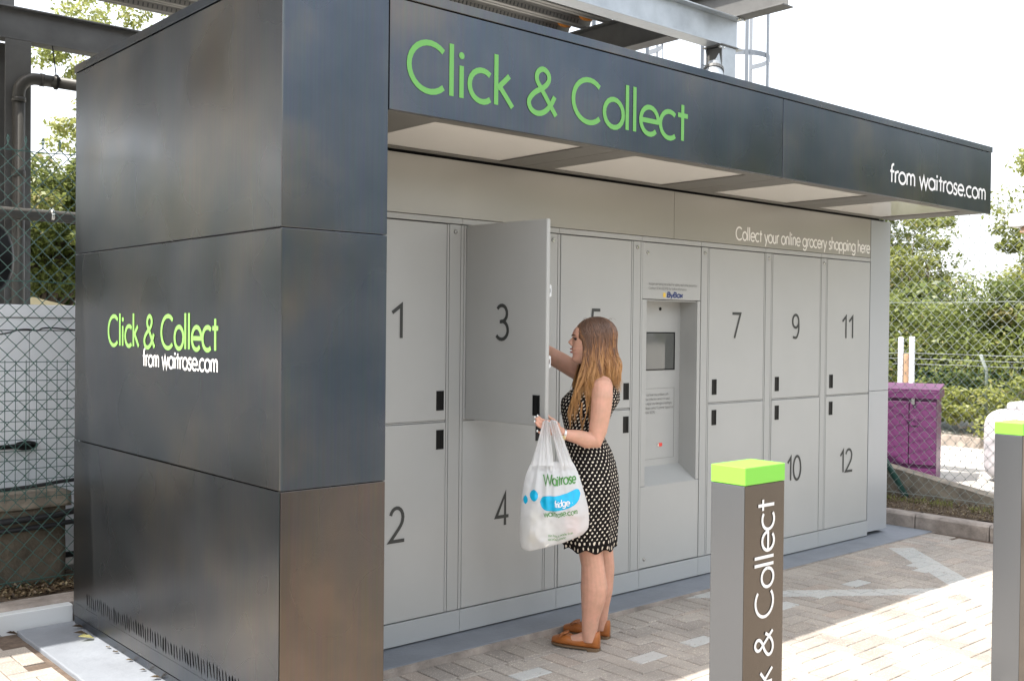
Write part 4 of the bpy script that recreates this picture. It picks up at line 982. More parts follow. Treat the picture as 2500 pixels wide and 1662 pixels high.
for q, (x, y, hh, rr_) in enumerate([(-15, -4, 3.2, 3.0), (-15, 3.5, 3.6, 3.2), (-13, -12, 3.4, 3.2), (-6, -17, 3.2, 3.2), (2, -19, 3.0, 3.4), (10, -18, 3.4, 3.4), (18, -14, 3.4, 3.2), (-14, 11, 3.8, 3.2), (13, -8, 3.4, 3.2), (17, -3.5, 3.0, 2.6)]):
    tree('leafy tree on the forecourt edge, ' + ['directly left of the kiosk', 'left of the kiosk beyond the fence line', 'behind the camera to the far left', 'behind the camera to the left', 'straight behind the camera', 'behind the camera to the right', 'far right of the forecourt', 'at the back left beyond the container', 'right of the bollards', 'beyond the right end of the forecourt'][q], (x, y, -.1), 6, (x, y, hh), (rr_, rr_, hh*.75), 60, 70, .2, M['leaf_mid'], GC, .9, trunk_r=.18)

# ================================================================== PERSON (local frame: X = her back to image right, Y = away from the camera)
PX, PY, PZ = 2.0, .25, -.03
prot = math.atan2(-.660, .751)
P = thing('person', 'woman in dotted black dress reaching into the open locker and holding a bag', 'person', (PX, PY, PZ), rot=prot)
ZO = 0; FZ = 0
def V3(s_, t_, z_): return Vector((s_, t_, z_+ZO))
def ring(cs, ct, z, a, b, phi, n=40, fold=0, k=9, seed=0, pw=2.0):
    f_ = Vector((-math.cos(R(phi)), math.sin(R(phi)), 0)); l_ = Vector((f_.y, -f_.x, 0))
    out_ = []
    for i in range(n):
        an = 2*math.pi*i/n; c_, s_ = math.cos(an), math.sin(an)
        c_ = math.copysign(abs(c_)**(2/pw), c_); s_ = math.copysign(abs(s_)**(2/pw), s_)
        m_ = 1+fold*(math.sin(k*an+1.3*math.sin(2*an+seed))+.45*math.sin(2*k*an+seed)+.25*math.sin(5*an+2*seed))
        out_.append(V3(cs, ct, z)+f_*a*c_*m_+l_*b*s_*m_)
    return out_
TORSO = [(-.036, 0, .78, .115, .165, 26), (-.036, 0, .90, .122, .17, 25), (-.05, 0, 1.03, .105, .145, 20), (-.07, 0, 1.11, .085, .125, 15), (-.067, 0, 1.17, .10, .13, 12),
         (-.062, 0, 1.23, .118, .14, 10), (-.042, 0, 1.295, .138, .145, 10), (-.012, 0, 1.36, .10, .15, 9), (.002, 0, 1.40, .075, .14, 8), (.002, 0, 1.43, .055, .10, 8), (-.002, 0, 1.455, .045, .06, 8)]
b = MB(); b.loft([ring(*r_) for r_ in TORSO])
LEG = [((-.075, -.065, .86), .093), ((-.060, -.075, .66), .078), ((-.040, -.078, .53), .064), ((-.027, -.078, .45), .060), ((-.021, -.075, .385), .065), ((-.017, -.072, .33), .071), ((-.021, -.072, .26), .064), ((-.033, -.072, .17), .047), ((-.038, -.072, .10), .041), ((-.034, -.072, .045), .038)]
def leg(dS, dT, pts):
    b.tube([V3(p[0]+dS*(1-q*.0), p[1]+dT, p[2]) for q, (p, r_) in enumerate(pts)], [r_ for p, r_ in pts], 18, up=(1, 0, 0))
leg(0, 0, LEG)
FAR = [((.0, .08, .86), .093), ((.012, .09, .66), .078), ((.030, .10, .53), .062), ((.042, .11, .45), .059), ((.044, .12, .385), .064), ((.043, .125, .33), .062), ((.039, .13, .26), .061), ((.037, .135, .17), .045), ((.036, .138, .10), .038), ((.038, .138, .045), .037)]
leg(0, 0, FAR)
FD = Vector((-.89, .45, 0)).normalized(); FL = Vector((-FD.y, FD.x, 0))
def foot(h0):
    h0 = Vector((h0[0], h0[1], 0))
    secs = [(.015, .026, .075), (.05, .030, .085), (.085, .033, .075), (.13, .036, .055), (.17, .039, .042), (.215, .034, .030), (.245, .02, .022)]
    rings_ = []
    for u, w_, ht in secs:
        c0 = h0+FD*u; rr_ = []
        for i in range(14):
            an = 2*math.pi*i/14; rr_.append(V3(c0.x, c0.y, FZ+.014+ht/2)+FL*w_*math.cos(an)+Vector((0, 0, ht/2*math.sin(an))))
        rings_.append(rr_)
    b.loft(rings_)
NH, FH = (.008, -.088), (.080, .125)
foot(NH); foot(FH)
# arms
AN = [((.012, -.12, 1.385), .05), ((.008, -.155, 1.375), .054), ((.004, -.182, 1.32), .055), ((-.004, -.197, 1.24), .0515), ((-.018, -.205, 1.155), .047), ((-.034, -.210, 1.105), .045), ((-.075, -.222, 1.110), .0425), ((-.12, -.237, 1.127), .0365), ((-.160, -.250, 1.135), .030), ((-.19, -.262, 1.142), .0255), ((-.212, -.270, 1.155), .026)]
b.tube([V3(*p) for p, r_ in AN], [r_ for p, r_ in AN], 18)
AF = [((.0, .11, 1.395), .05), ((-.012, .165, 1.40), .052), ((-.09, .19, 1.435), .051), ((-.18, .22, 1.487), .049), ((-.268, .25, 1.535), .046), ((-.33, .275, 1.55), .043), ((-.42, .305, 1.57), .036), ((-.50, .335, 1.585), .027), ((-.525, .345, 1.588), .026)]
b.tube([V3(*p) for p, r_ in AF], [r_ for p, r_ in AF], 18)
def finger(pts, r0=.0085, r1=.0062):
    n = len(pts); b.tube([V3(*p) for p in pts], [r0+(r1-r0)*i/(n-1) for i in range(n)], 10)
def palm(w, k, side, wd, th_):
    """w wrist, k knuckle centre, side: unit vec across the knuckles"""
    w, k = Vector(w), Vector(k); sd_ = Vector(side).normalized(); d_ = (k-w).normalized(); n_ = d_.cross(sd_)
    rr_ = []
    for f_, a_, t_ in ((-.1, .6, .9), (.25, .85, 1.0), (.6, 1.0, 1.0), (.95, 1.0, .75), (1.08, .85, .5)):
        c0 = w.lerp(k, f_); rr_.append([V3(c0.x, c0.y, c0.z)+sd_*wd*a_*math.cos(2*math.pi*i/14)+n_*th_*t_*math.sin(2*math.pi*i/14) for i in range(14)])
    b.loft(rr_)
palm((-.205, -.268, 1.152), (-.268, -.300, 1.182), (.18, .05, 1), .036, .016)
finger([(-.262, -.302, 1.208), (-.292, -.318, 1.214), (-.312, -.330, 1.224), (-.324, -.334, 1.238)])
finger([(-.266, -.306, 1.192), (-.300, -.324, 1.198), (-.324, -.336, 1.213), (-.337, -.340, 1.231)])
finger([(-.268, -.306, 1.174), (-.302, -.326, 1.178), (-.326, -.337, 1.192), (-.338, -.340, 1.211)])
finger([(-.266, -.304, 1.157), (-.292, -.320, 1.150), (-.312, -.330, 1.153), (-.324, -.333, 1.163)], .0078, .0056)
finger([(-.215, -.262, 1.185), (-.245, -.262, 1.212), (-.270, -.270, 1.228), (-.283, -.272, 1.246)], .0105, .0075)
palm((-.52, .343, 1.588), (-.585, .37, 1.60), (0, -.3, 1), .036, .014)
for q, dz in enumerate((.028, .010, -.008, -.026)): finger([(-.585, .37, 1.60+dz), (-.62, .385, 1.602+dz*1.1), (-.645, .38, 1.59+dz*1.1), (-.655, .365, 1.575+dz)])
finger([(-.54, .35, 1.61), (-.565, .34, 1.632), (-.59, .335, 1.64)], .010, .0075)
# neck and head
b.tube([V3(.0, 0, 1.41), V3(-.012, 0, 1.46), V3(-.035, 0, 1.51), V3(-.045, 0, 1.56)], [.062, .053, .050, .055], 18)
b.ell(V3(-.032, 0, 1.636), (.100, .074, .086), 24, 16)
FACE = [(1.486, -.112, .022, -.06), (1.494, -.130, .030, -.03), (1.504, -.141, .035, -.02), (1.514, -.144, .040, -.01), (1.526, -.1385, .046, 0), (1.538, -.1375, .050, 0), (1.547, -.1425, .053, 0), (1.556, -.1395, .055, 0), (1.565, -.146, .057, .01), (1.574, -.141, .059, .01), (1.585, -.142, .062, .02), (1.600, -.140, .065, .02), (1.614, -.136, .067, .02), (1.624, -.135, .067, .03), (1.634, -.1415, .067, .03), (1.65, -.1395, .067, .03), (1.668, -.131, .064, .03), (1.685, -.116, .058, .03), (1.70, -.095, .048, .02)]
rings_ = []
for z, fs, hw_, bs in FACE:
    cs_ = (fs+bs)/2; a_ = (bs-fs)/2; rr_ = []
    for i in range(30):
        an = 2*math.pi*i/30; c_, s_ = math.cos(an), math.sin(an)
        front = c_ < 0
        rr_.append(V3(cs_+a_*c_, 0, z)+Vector((0, hw_*math.copysign(abs(s_)**(.95 if front else .8), s_), 0)))
    rings_.append(rr_)
b.loft(rings_)
b.tube([V3(-.131, 0, 1.627), V3(-.143, 0, 1.612), V3(-.155, 0, 1.598), V3(-.157, 0, 1.592)], [.007, .0085, .0095, .006], 10)
for sg in (-1, 1):
    b.ell(V3(-.145, sg*.010, 1.588), (.009, .006, .006), 10, 6)
    b.ell(V3(-.062, sg*.072, 1.580), (.016, .007, .029), 12, 8)
body = b.build('body', M['skin'], P, smooth=True)
rm = body.modifiers.new('r', 'REMESH'); rm.mode = 'VOXEL'; rm.voxel_size = .0042; rm.use_smooth_shade = True
smo = body.modifiers.new('m', 'SMOOTH'); smo.factor = .5; smo.iterations = 3
bpy.context.view_layer.update()
ev = body.evaluated_get(bpy.context.evaluated_depsgraph_get()); me2 = bpy.data.meshes.new_from_object(ev)
body.modifiers.clear(); body.data = me2; me2.polygons.foreach_set('use_smooth', [True]*len(me2.polygons))
if not me2.materials: me2.materials.append(M['skin'])
# face details
c = MB(); c.ell(V3(-.1455, 0, 1.5655), (.008, .019, .0045), 12, 6); c.ell(V3(-.1435, 0, 1.5485), (.0085, .017, .0055), 12, 6); c.build('lips', M['lips'], P, smooth=True)
for sg in (-1, 1):
    c = MB(); c.ell(V3(-.122, sg*.033, 1.6175), (.0095, .010, .0075), 12, 8); e_ = c.build('eye', M['eye'], P, smooth=True)
    c = MB(); c.tube([V3(-.1355, sg*.024, 1.622), V3(-.130, sg*.036, 1.6205), V3(-.121, sg*.046, 1.617)], [.0018, .0024, .0014], 6); c.build('eyelashes', M['eye'], P, smooth=True)
    c = MB(); c.tube([V3(-.143, sg*.014, 1.634), V3(-.138, sg*.030, 1.640), V3(-.126, sg*.045, 1.637)], [.0022, .0028, .0012], 6); c.build('eyebrow', mat('brow', (.10, .055, .03), .8) if sg < 0 else bpy.data.materials['brow'], P, smooth=True)
c = MB(); c.ell(V3(-.064, -.081, 1.556), (.0035, .003, .0035), 8, 6); c.build('earring', M['silverm'], P, smooth=True)
for (p, q) in (((-.327, -.3405, 1.241), 1), ((-.341, -.3455, 1.234), 1), ((-.342, -.3455, 1.213), 1), ((-.328, -.339, 1.165), 1)):
    c = MB(); c.ell(V3(*p), (.0042, .0034, .0062), 8, 6); c.build('fingernail', M['nail'], P, smooth=True)
# watch
c = MB(); wc = Vector((-.196, -.264, 1.143)); wd_ = Vector((-.9, -.35, .28)).normalized(); wa = wd_.orthogonal().normalized(); wb = wd_.cross(wa)
for k_ in (-.0035, .0035):
    ringp = [V3(*wc)+wd_*k_+(wa*math.cos(2*math.pi*i/24)+wb*math.sin(2*math.pi*i/24))*.0285 for i in range(25)]
    c.tube(ringp, .0035, 6, False)
c.build('watch_strap', M['silverm'], P, smooth=True)
c = MB(); fc = V3(-.200, -.288, 1.128); nd = Vector((.05, -.85, -.5)).normalized(); c.tube([fc, fc+nd*.006, fc+nd*.008], [.0155, .0155, .013], 18); c.build('watch_face', M['gold'], P)

# dress with printed dots
def dress_mat():
    m = bpy.data.materials.new('dotted dress'); m.use_nodes = True; N = m.node_tree.nodes; L = m.node_tree.links; p = N['Principled BSDF']; p.inputs['Roughness'].default_value = .85
    uv = N.new('ShaderNodeUVMap'); uv.uv_map = 'UVMap'; sp = N.new('ShaderNodeSeparateXYZ'); L.new(uv.outputs[0], sp.inputs[0])
    def mth(op, a, b_=None):
        q = N.new('ShaderNodeMath'); q.operation = op
        for i, x in enumerate((a, b_)):
            if x is None: continue
            if isinstance(x, (int, float)): q.inputs[i].default_value = x
            else: L.new(x, q.inputs[i])
        return q.outputs[0]
    U_ = mth('DIVIDE', sp.outputs[0], .0285); W_ = mth('DIVIDE', sp.outputs[1], .0172)
    row = mth('FLOOR', W_); odd = mth('MULTIPLY', mth('MODULO', row, 2), .5)
    fu = mth('SUBTRACT', mth('FRACT', mth('ADD', U_, odd)), .5); fv = mth('SUBTRACT', mth('FRACT', W_), .5)
    nzd = N.new('ShaderNodeTexNoise'); nzd.inputs['Scale'].default_value = 55; nzd.inputs['Detail'].default_value = 1; L.new(uv.outputs[0], nzd.inputs['Vector'])
    fu2 = mth('ADD', mth('ADD', fu, mth('MULTIPLY', fv, .25)), mth('MULTIPLY', mth('SUBTRACT', nzd.outputs['Fac'], .5), .55))
    d_ = mth('ADD', mth('MULTIPLY', mth('MULTIPLY', fu2, fu2), 3.3), mth('MULTIPLY', mth('MULTIPLY', fv, fv), .95))
    f_ = mth('LESS_THAN', d_, .085); mx = N.new('ShaderNodeMix'); mx.data_type = 'RGBA'
    p.inputs['Specular IOR Level'].default_value = .15; mx.inputs[6].default_value = (.009, .007, .007, 1); mx.inputs[7].default_value = (.76, .68, .58, 1); L.new(f_, mx.inputs[0]); L.new(mx.outputs[2], p.inputs['Base Color'])
    return m
M['dress'] = dress_mat()
def loft_uv(name, rings_, m, parent):
    n = len(rings_[0]); vs_ = [p for r_ in rings_ for p in r_]; fs = []; uvs = []
    per_ = []; ref = 1.05
    vlen = [0]
    for i in range(1, len(rings_)): vlen.append(vlen[-1]+(rings_[i][0]-rings_[i-1][0]).length*.6+abs(rings_[i][0].z-rings_[i-1][0].z)*.4)
    for i, r_ in enumerate(rings_):
        cum = [0]
        for k in range(n): cum.append(cum[-1]+(r_[(k+1) % n]-r_[k]).length)
        per_.append(cum)
    for i in range(len(rings_)-1):
        for k in range(n):
            k2 = (k+1) % n; fs.append((i*n+k, i*n+k2, (i+1)*n+k2, (i+1)*n+k))
            for (a_, kk) in ((i, k), (i, k+1), (i+1, k+1), (i+1, k)):
                uvs += [per_[a_][kk]*.25+.75*1.0*kk/n, vlen[a_]]
    me = bpy.data.meshes.new(name); me.from_pydata([tuple(p) for p in vs_], [], fs); ul = me.uv_layers.new(name='UVMap'); ul.data.foreach_set('uv', uvs)
    me.materials.append(m); me.polygons.foreach_set('use_smooth', [True]*len(fs)); o = bpy.data.objects.new(name, me); col.objects.link(o); o.parent = parent; return o
DR = [(-.038, 0, .535, .132, .192, 26, .040), (-.037, 0, .58, .134, .193, 26, .036), (-.036, 0, .65, .137, .196, 26, .030), (-.034, 0, .74, .141, .200, 26, .026), (-.034, 0, .82, .141, .196, 25, .020), (-.036, 0, .90, .137, .190, 25, .016), (-.042, 0, .97, .130, .178, 23, .014), (-.052, 0, 1.03, .120, .163, 20, .012),
      (-.064, 0, 1.08, .106, .146, 17, .010), (-.070, 0, 1.11, .098, .137, 15, .006), (-.068, 0, 1.14, .104, .138, 14, .004), (-.067, 0, 1.17, .113, .142, 12, .003), (-.063, 0, 1.20, .124, .146, 11, 0), (-.060, 0, 1.235, .135, .150, 10, 0), (-.050, 0, 1.27, .147, .153, 10, 0), (-.040, 0, 1.30, .153, .154, 10, 0),
      (-.024, 0, 1.335, .136, .152, 9, 0), (-.010, 0, 1.365, .113, .148, 9, 0), (.0, 0, 1.395, .092, .136, 8, 0), (.004, 0, 1.42, .074, .118, 8, 0), (.004, 0, 1.442, .060, .096, 8, 0)]
rr_ = []
for i, (cs_, ct_, z, a_, b_, ph, fo) in enumerate(DR):
    rg = ring(cs_, ct_, z, a_, b_, ph, 144, fo, 9, 1.0)
    if i == 0: rg = [p+Vector((0, 0, .010*math.sin(9*2*math.pi*k/144+.5)+.012*math.cos(2*math.pi*k/144))) for k, p in enumerate(rg)]
    if i == 9: rg = [p+Vector((0, 0, .002*math.sin(20*2*math.pi*k/144))) for k, p in enumerate(rg)]
    rr_.append(rg)
dz = loft_uv('dress', rr_, M['dress'], P); sd = dz.modifiers.new('s', 'SOLIDIFY'); sd.thickness = .002; sd.offset = 0
# shoes
def shoe(h0, name='shoe'):
    h0 = Vector((h0[0], h0[1], 0)); root = None
    c = MB(); secs = [(-.006, .012, .085, 0), (.0, .027, .090, 0), (.02, .033, .080, 0), (.05, .035, .058, 0), (.09, .037, .045, 0), (.13, .040, .042, 0), (.155, .042, .050, 0), (.175, .043, .054, 0), (.205, .041, .048, 0), (.235, .033, .040, 0), (.258, .020, .032, 0), (.266, .007, .022, 0)]
    rings_ = []
    for u, w_, ht, _ in secs:
        c0 = h0+FD*u; r2 = []
        for i in range(20):
            an = 2*math.pi*i/20; cx_ = math.copysign(abs(math.cos(an))**.7, math.cos(an)); sx_ = math.copysign(abs(math.sin(an))**.7, math.sin(an))
            r2.append(V3(c0.x, c0.y, FZ+.012+(ht-.0)/2)+FL*w_*cx_*(1-.12*max(0, sx_))+Vector((0, 0, (ht)/2*sx_)))
        rings_.append(r2)
    c.loft(rings_); up_ = c.build(name, M['tan'], P, smooth=True)
    c = MB(); pl_ = []
    for u, w_, ht, _ in secs: pl_.append((u, w_*1.06))
    poly = [h0+FD*u+FL*w_ for u, w_ in pl_]+[h0+FD*u-FL*w_ for u, w_ in pl_[::-1]]
    c.prism([V3(p.x, p.y, FZ+.007) for p in poly], (0, 0, .009)); 
    hp = [(u, w_) for u, w_ in pl_ if u < .085]; poly = [h0+FD*u+FL*w_ for u, w_ in hp]+[h0+FD*u-FL*w_ for u, w_ in hp[::-1]]
    c.prism([V3(p.x, p.y, FZ-.0005) for p in poly], (0, 0, .0073)); c.build('sole', M['sole'], up_)
    c = MB()
    for q in range(7):
        a_ = (q-3)*.22; p0 = h0+FD*.178+FL*(-.006*(q-3)); e_ = p0+(FD*math.cos(a_*1.6)-FL*math.sin(a_*1.6))*.042
        c.tube([V3(p0.x, p0.y, FZ+.068), V3((p0.x+e_.x)/2, (p0.y+e_.y)/2, FZ+.072), V3(e_.x, e_.y, FZ+.058)], [.0035, .005, .004], 6, flat=.5)
    for q in range(5):
        a_ = (q-2)*.35+math.pi*.55; p0 = h0+FD*.165; e_ = p0+(FD*math.cos(a_)-FL*math.sin(a_))*.032
        c.tube([V3(p0.x, p0.y, FZ+.066), V3(e_.x, e_.y, FZ+.055)], [.004, .0045], 6, flat=.5)
    c.build('tassel', M['tan'], up_, smooth=True)
shoe(NH); shoe(FH)
# hair
def hair_mat():
    m = bpy.data.materials.new('brown to gold hair'); m.use_nodes = True; N = m.node_tree.nodes; L = m.node_tree.links; p = N['Principled BSDF']; p.inputs['Roughness'].default_value = .38
    tc = N.new('ShaderNodeTexCoord'); sp = N.new('ShaderNodeSeparateXYZ'); L.new(tc.outputs['Object'], sp.inputs[0]); at = N.new('ShaderNodeAttribute'); at.attribute_name = 'tone'
    mr = N.new('ShaderNodeMapRange'); mr.inputs[1].default_value = 1.72+ZO; mr.inputs[2].default_value = 1.36+ZO; L.new(sp.outputs[2], mr.inputs[0])
    ad = N.new('ShaderNodeMath'); ad.operation = 'MULTIPLY_ADD'; ad.inputs[1].default_value = .60; L.new(at.outputs['Fac'], ad.inputs[0]); 
    sb = N.new('ShaderNodeMath'); sb.operation = 'SUBTRACT'; sb.inputs[1].default_value = .30; L.new(mr.outputs[0], sb.inputs[0]); L.new(sb.outputs[0], ad.inputs[2])
    cr = N.new('ShaderNodeValToRGB'); e = cr.color_ramp.elements; e[0].position = .0; e[0].color = (.115, .066, .045, 1); e[1].position = 1; e[1].color = (.52, .28, .105, 1)
    for ps, c_ in ((.35, (.19, .10, .06)), (.50, (.30, .14, .058)), (.75, (.48, .245, .09))): k = e.new(ps); k.color = (*c_, 1)
    L.new(ad.outputs[0], cr.inputs[0]); L.new(cr.outputs[0], p.inputs['Base Color']); return m
M['hair'] = hair_mat(); rh = random.Random(17)
hm_ = MB(); tones = []
hm_.ell(V3(-.014, 0, 1.642), (.100, .083, .084), 26, 16); tones += [.35]*len(hm_.f)
LOCKS = []
for i in range(150):
    beta = rh.uniform(-142, 142) if i % 3 else rh.uniform(-142, -60)
    LOCKS.append(dict(b=beta, rx=rh.uniform(.8, 1.0), ze=rh.random(), zj=rh.uniform(-.075, .05), sj=rh.uniform(-.035, .03), tj=rh.uniform(.5, 1.1), ph1=rh.uniform(0, 6), ph2=rh.uniform(0, 6), am=rh.uniform(.003, .011), tone=rh.gauss(.5, .22), lift=rh.uniform(0, .007), tf=rh.random(), fs=rh.random()))
for i in range(3000):
    Lk = LOCKS[i % 150]; spread = 1
    beta = max(-142, min(142, Lk['b']+rh.gauss(0, 5.5)))
    ab = abs(beta)/142; sg = -1 if beta < 0 else 1
    sc_, Rs, Rt_, Rz = -.014, .104, .086, .086
    root = Vector((.035-.146*ab*Lk['rx'], sg*.004, 0)); root.z = 1.641+Rz*math.sqrt(max(0, 1-((root.x-sc_)/Rs)**2))
    side = Vector((sc_+Rs*math.cos(R(beta)), Rt_*math.sin(R(beta)), 1.61+rh.uniform(-.01, .02)))
    lift_ = Lk['lift']+rh.uniform(0, .003)
    pts = []
    for k in range(7):
        f_ = k/6; q = root.lerp(side, f_); d_ = Vector((q.x-sc_, q.y, (q.z-1.641)))
        nrm_ = math.sqrt((d_.x/Rs)**2+(d_.y/Rt_)**2+(d_.z/Rz)**2) or 1
        pts.append(Vector((sc_+d_.x/nrm_, d_.y/nrm_, 1.641+d_.z/nrm_))+d_.normalized()*lift_)
    fr = max(0, (abs(Lk['b'])/142-.42)/.58)
    ze = 1.425-.06*Lk['ze']-.20*fr**1.1*(1 if sg < 0 else .8)*(.55+.6*Lk['fs'])+Lk['zj']*(.5+fr)+rh.uniform(-.018, .018)
    base_x = sc_+Rs*math.cos(R(Lk['b']))
    se = base_x*.92-.045*fr-.075*fr*Lk['fs']+Lk['sj']*(1+fr)+.010+rh.gauss(0, .0035); te = side.y+sg*(.02+.085*fr)*Lk['tj']
    if sg < 0: te = min(te, -.10-.05*fr) if ze < 1.40 else te
    if fr > .25: te = sg*(.125+.055*Lk['tf'])
    te += rh.gauss(0, .003)
    nh = 13; p0 = pts[-1]; ax_ = Lk['am']
    for k in range(1, nh+1):
        f_ = k/nh; zz = p0.z+(ze-p0.z)*f_; bl = f_*f_*(3-2*f_); wv = ax_*f_**.8*1.5
        s_ = p0.x+(se-p0.x)*bl+wv*math.sin(10*f_+Lk['ph1']); t_ = p0.y+(te-p0.y)*bl+wv*.7*math.cos(9*f_+Lk['ph2'])
        if zz < 1.36 and fr > .2: s_ = min(s_, -.03-.25*(1.36-zz)+.02*math.sin(Lk['ph1'])+rh.uniform(-.002, .002))
        s_ = max(s_, -.086 if zz > 1.52 else -.086-(1.52-zz)*.30)
        pts.append(Vector((s_, t_, zz)))
    n0 = len(hm_.f); rad = rh.uniform(.0013, .0026); m_ = len(pts)
    hm_.tube([V3(*p) for p in pts], [rad*(.7 if j == 0 else 1)*(1 if j < m_-5 else max(.12, (m_-1-j)/5)) for j in range(m_)], 4, False, flat=.6)
    tn = min(1, max(0, Lk['tone']+rh.gauss(0, .14))); tones += [tn]*(len(hm_.f)-n0)
for i in range(26):   # a few flyaway hairs
    a_ = rh.uniform(0, 6.28); n0 = len(hm_.f); x_ = sc_+rh.uniform(-.05, .08)
    p0 = Vector((x_, rh.uniform(-.05, .03), 1.641+.083)); hm_.tube([V3(*(p0+Vector((.006*k*math.cos(a_), .006*k*math.sin(a_), .006*math.sin(k*.8)-.001*k)))) for k in range(5)], .0006, 3, False); tones += [.6]*(len(hm_.f)-n0)
ho = hm_.build('hair', M['hair'], P, smooth=True); setattrf(ho.data, 'tone', tones)

# ================================================================== CARRIER BAG (same local frame, own object)
BG = thing('carrier_bag', 'thin white plastic grocery bag with green and blue print hanging from her hand', 'bag', (PX, PY, PZ+.01), rot=prot)
def plastic():
    m = bpy.data.materials.new('thin white plastic'); m.use_nodes = True; N = m.node_tree.nodes; L = m.node_tree.links; p = N['Principled BSDF']; out_ = N['Material Output']
    p.inputs['Base Color'].default_value = (.88, .89, .90, 1); p.inputs['Roughness'].default_value = .28
    tl = N.new('ShaderNodeBsdfTranslucent'); tl.inputs[0].default_value = (.92, .93, .94, 1); tp_ = N.new('ShaderNodeBsdfTransparent'); tp_.inputs[0].default_value = (.95, .95, .96, 1)
    m1 = N.new('ShaderNodeMixShader'); m1.inputs[0].default_value = .38; L.new(p.outputs[0], m1.inputs[1]); L.new(tl.outputs[0], m1.inputs[2])
    m2 = N.new('ShaderNodeMixShader'); m2.inputs[0].default_value = .20; L.new(m1.outputs[0], m2.inputs[1]); L.new(tp_.outputs[0], m2.inputs[2]); L.new(m2.outputs[0], out_.inputs[0]); return m
M['plastic'] = plastic()
BT = -.315
LV = [(.562, -.388, -.150), (.575, -.402, -.095), (.605, -.409, -.072), (.64, -.410, -.066), (.70, -.408, -.066), (.76, -.406, -.070), (.82, -.402, -.082), (.88, -.394, -.100), (.93, -.384, -.116), (.975, -.366, -.135), (1.0, -.352, -.150)]
def interp(z):
    for (a, l0, r0), (b_, l1, r1) in zip(LV, LV[1:]):
        if z <= b_: f_ = max(0, (z-a)/(b_-a)); return l0+(l1-l0)*f_, r0+(r1-r0)*f_
    return LV[-1][1], LV[-1][2]
def depth(z): 
    f_ = (z-.562)/.44; return (.030+.055*math.sin(math.pi*min(1, f_*1.05+.05))**.6)*(1-.35*max(0, f_-.6)/.4)
def wrinkle(s_, z, sd_=0):
    f_ = max(0, (z-.62)/.38); top = (-.27, 1.22); an = math.atan2(s_-top[0], top[1]-z)
    rd = .006*math.sin(an*34+2*math.sin(an*9))*(.25+f_)+.0035*math.sin(an*71+sd_)*f_
    cr_ = .011*noise.noise((s_*9+sd_, z*7, 2))+.016*(abs(noise.noise((s_*15, z*11+sd_, 5)))-.2)-.010*(abs(noise.noise((s_*26, z*21+sd_, 9)))-.2)
    return rd+cr_
def front_t(s_, z, back=False):
    l_, r_ = interp(z); cx_ = (l_+r_)/2; hw_ = (r_-l_)/2; q = max(-1, min(1, (s_-cx_)/hw_)); d_ = depth(z)*(max(0, 1-abs(q)**2.6))**.6
    return BT+(d_ if back else -d_)+wrinkle(s_, z, 3 if back else 0)*(1-abs(q)**4)
c = MB(); nz_, ns_ = 64, 52; rings_ = []
for j in range(nz_+1):
    z = .562+(.438)*j/nz_; l_, r_ = interp(z); rr_ = []
    skew = 0
    for i in range(ns_+1): q = -math.cos(math.pi*i/ns_); s_ = (l_+r_)/2+(r_-l_)/2*q; rr_.append(V3(s_, front_t(s_, z), z+skew))
    for i in range(ns_-1, 0, -1): q = -math.cos(math.pi*i/ns_); s_ = (l_+r_)/2+(r_-l_)/2*q; rr_.append(V3(s_, front_t(s_, z, True), z))
    rings_.append(rr_)
rings_ = [[p+Vector((0, 0, max(0, p.x+.36)*.27*max(0, 1-(j/nz_)*1.5)**1.5)) for p in r_] for j, r_ in enumerate(rings_)]
c.loft(rings_, cap=False)
nn_ = len(rings_[0]); c.f.append(tuple(range(nn_-1, -1, -1)))
c.build('bag_body', M['plastic'], BG, smooth=True)
# handles: pleated bands from the body up over the hand
def strap(bot, top, t0, t1, name='handle', sd_=0, over=0):
    """bot/top: (s_left, s_right, z)"""
    c = MB(); n_, m_ = 24, 20; rows = []
    for j in range(n_+1):
        f_ = j/n_; fz = f_; z = bot[2]+(top[2]-bot[2])*fz; l_ = bot[0]+(top[0]-bot[0])*f_; r_ = bot[1]+(top[1]-bot[1])*f_; t_ = t0+(t1-t0)*f_
        bend = .010*math.sin(math.pi*f_)
        rows.append([V3(l_+(r_-l_)*i/m_, t_+.003*math.sin(i*1.9+sd_)*(.3+f_)+.022*noise.noise((i*.37, z*5, sd_+1.5))*(.4+f_), z-.012*(abs(i/m_-.5)*2)**2*f_+bend*0) for i in range(m_+1)])
    if over:
        for q in range(1, 7):
            a_ = math.pi*q/6*.9; rows.append([p+Vector((0, .016*(1-math.cos(a_)), .010*math.sin(a_)-.012*(1-math.cos(a_)))) for p in rows[n_]])
    c.loft(rows, False, False); return c.build(name, M['plastic'], BG, smooth=True)
strap((-.352, -.245, .985), (-.303, -.268, 1.206), BT-.040, -.335, sd_=0, over=1)
strap((-.212, -.146, .985), (-.270, -.228, 1.206), BT-.036, -.325, sd_=2, over=1)
strap((-.356, -.26, .985), (-.298, -.268, 1.200), BT+.045, -.295, sd_=4)
strap((-.215, -.15, .985), (-.262, -.235, 1.200), BT+.040, -.292, sd_=5)
c = MB(); rows = []
for j in range(9):
    f_ = j/8; rows.append([V3(-.245+.034*i/8*(1)+.0*f_, BT-.036+.004*math.sin(i), .985+.012*f_-.03*math.sin(math.pi*i/8)*0) for i in range(9)])
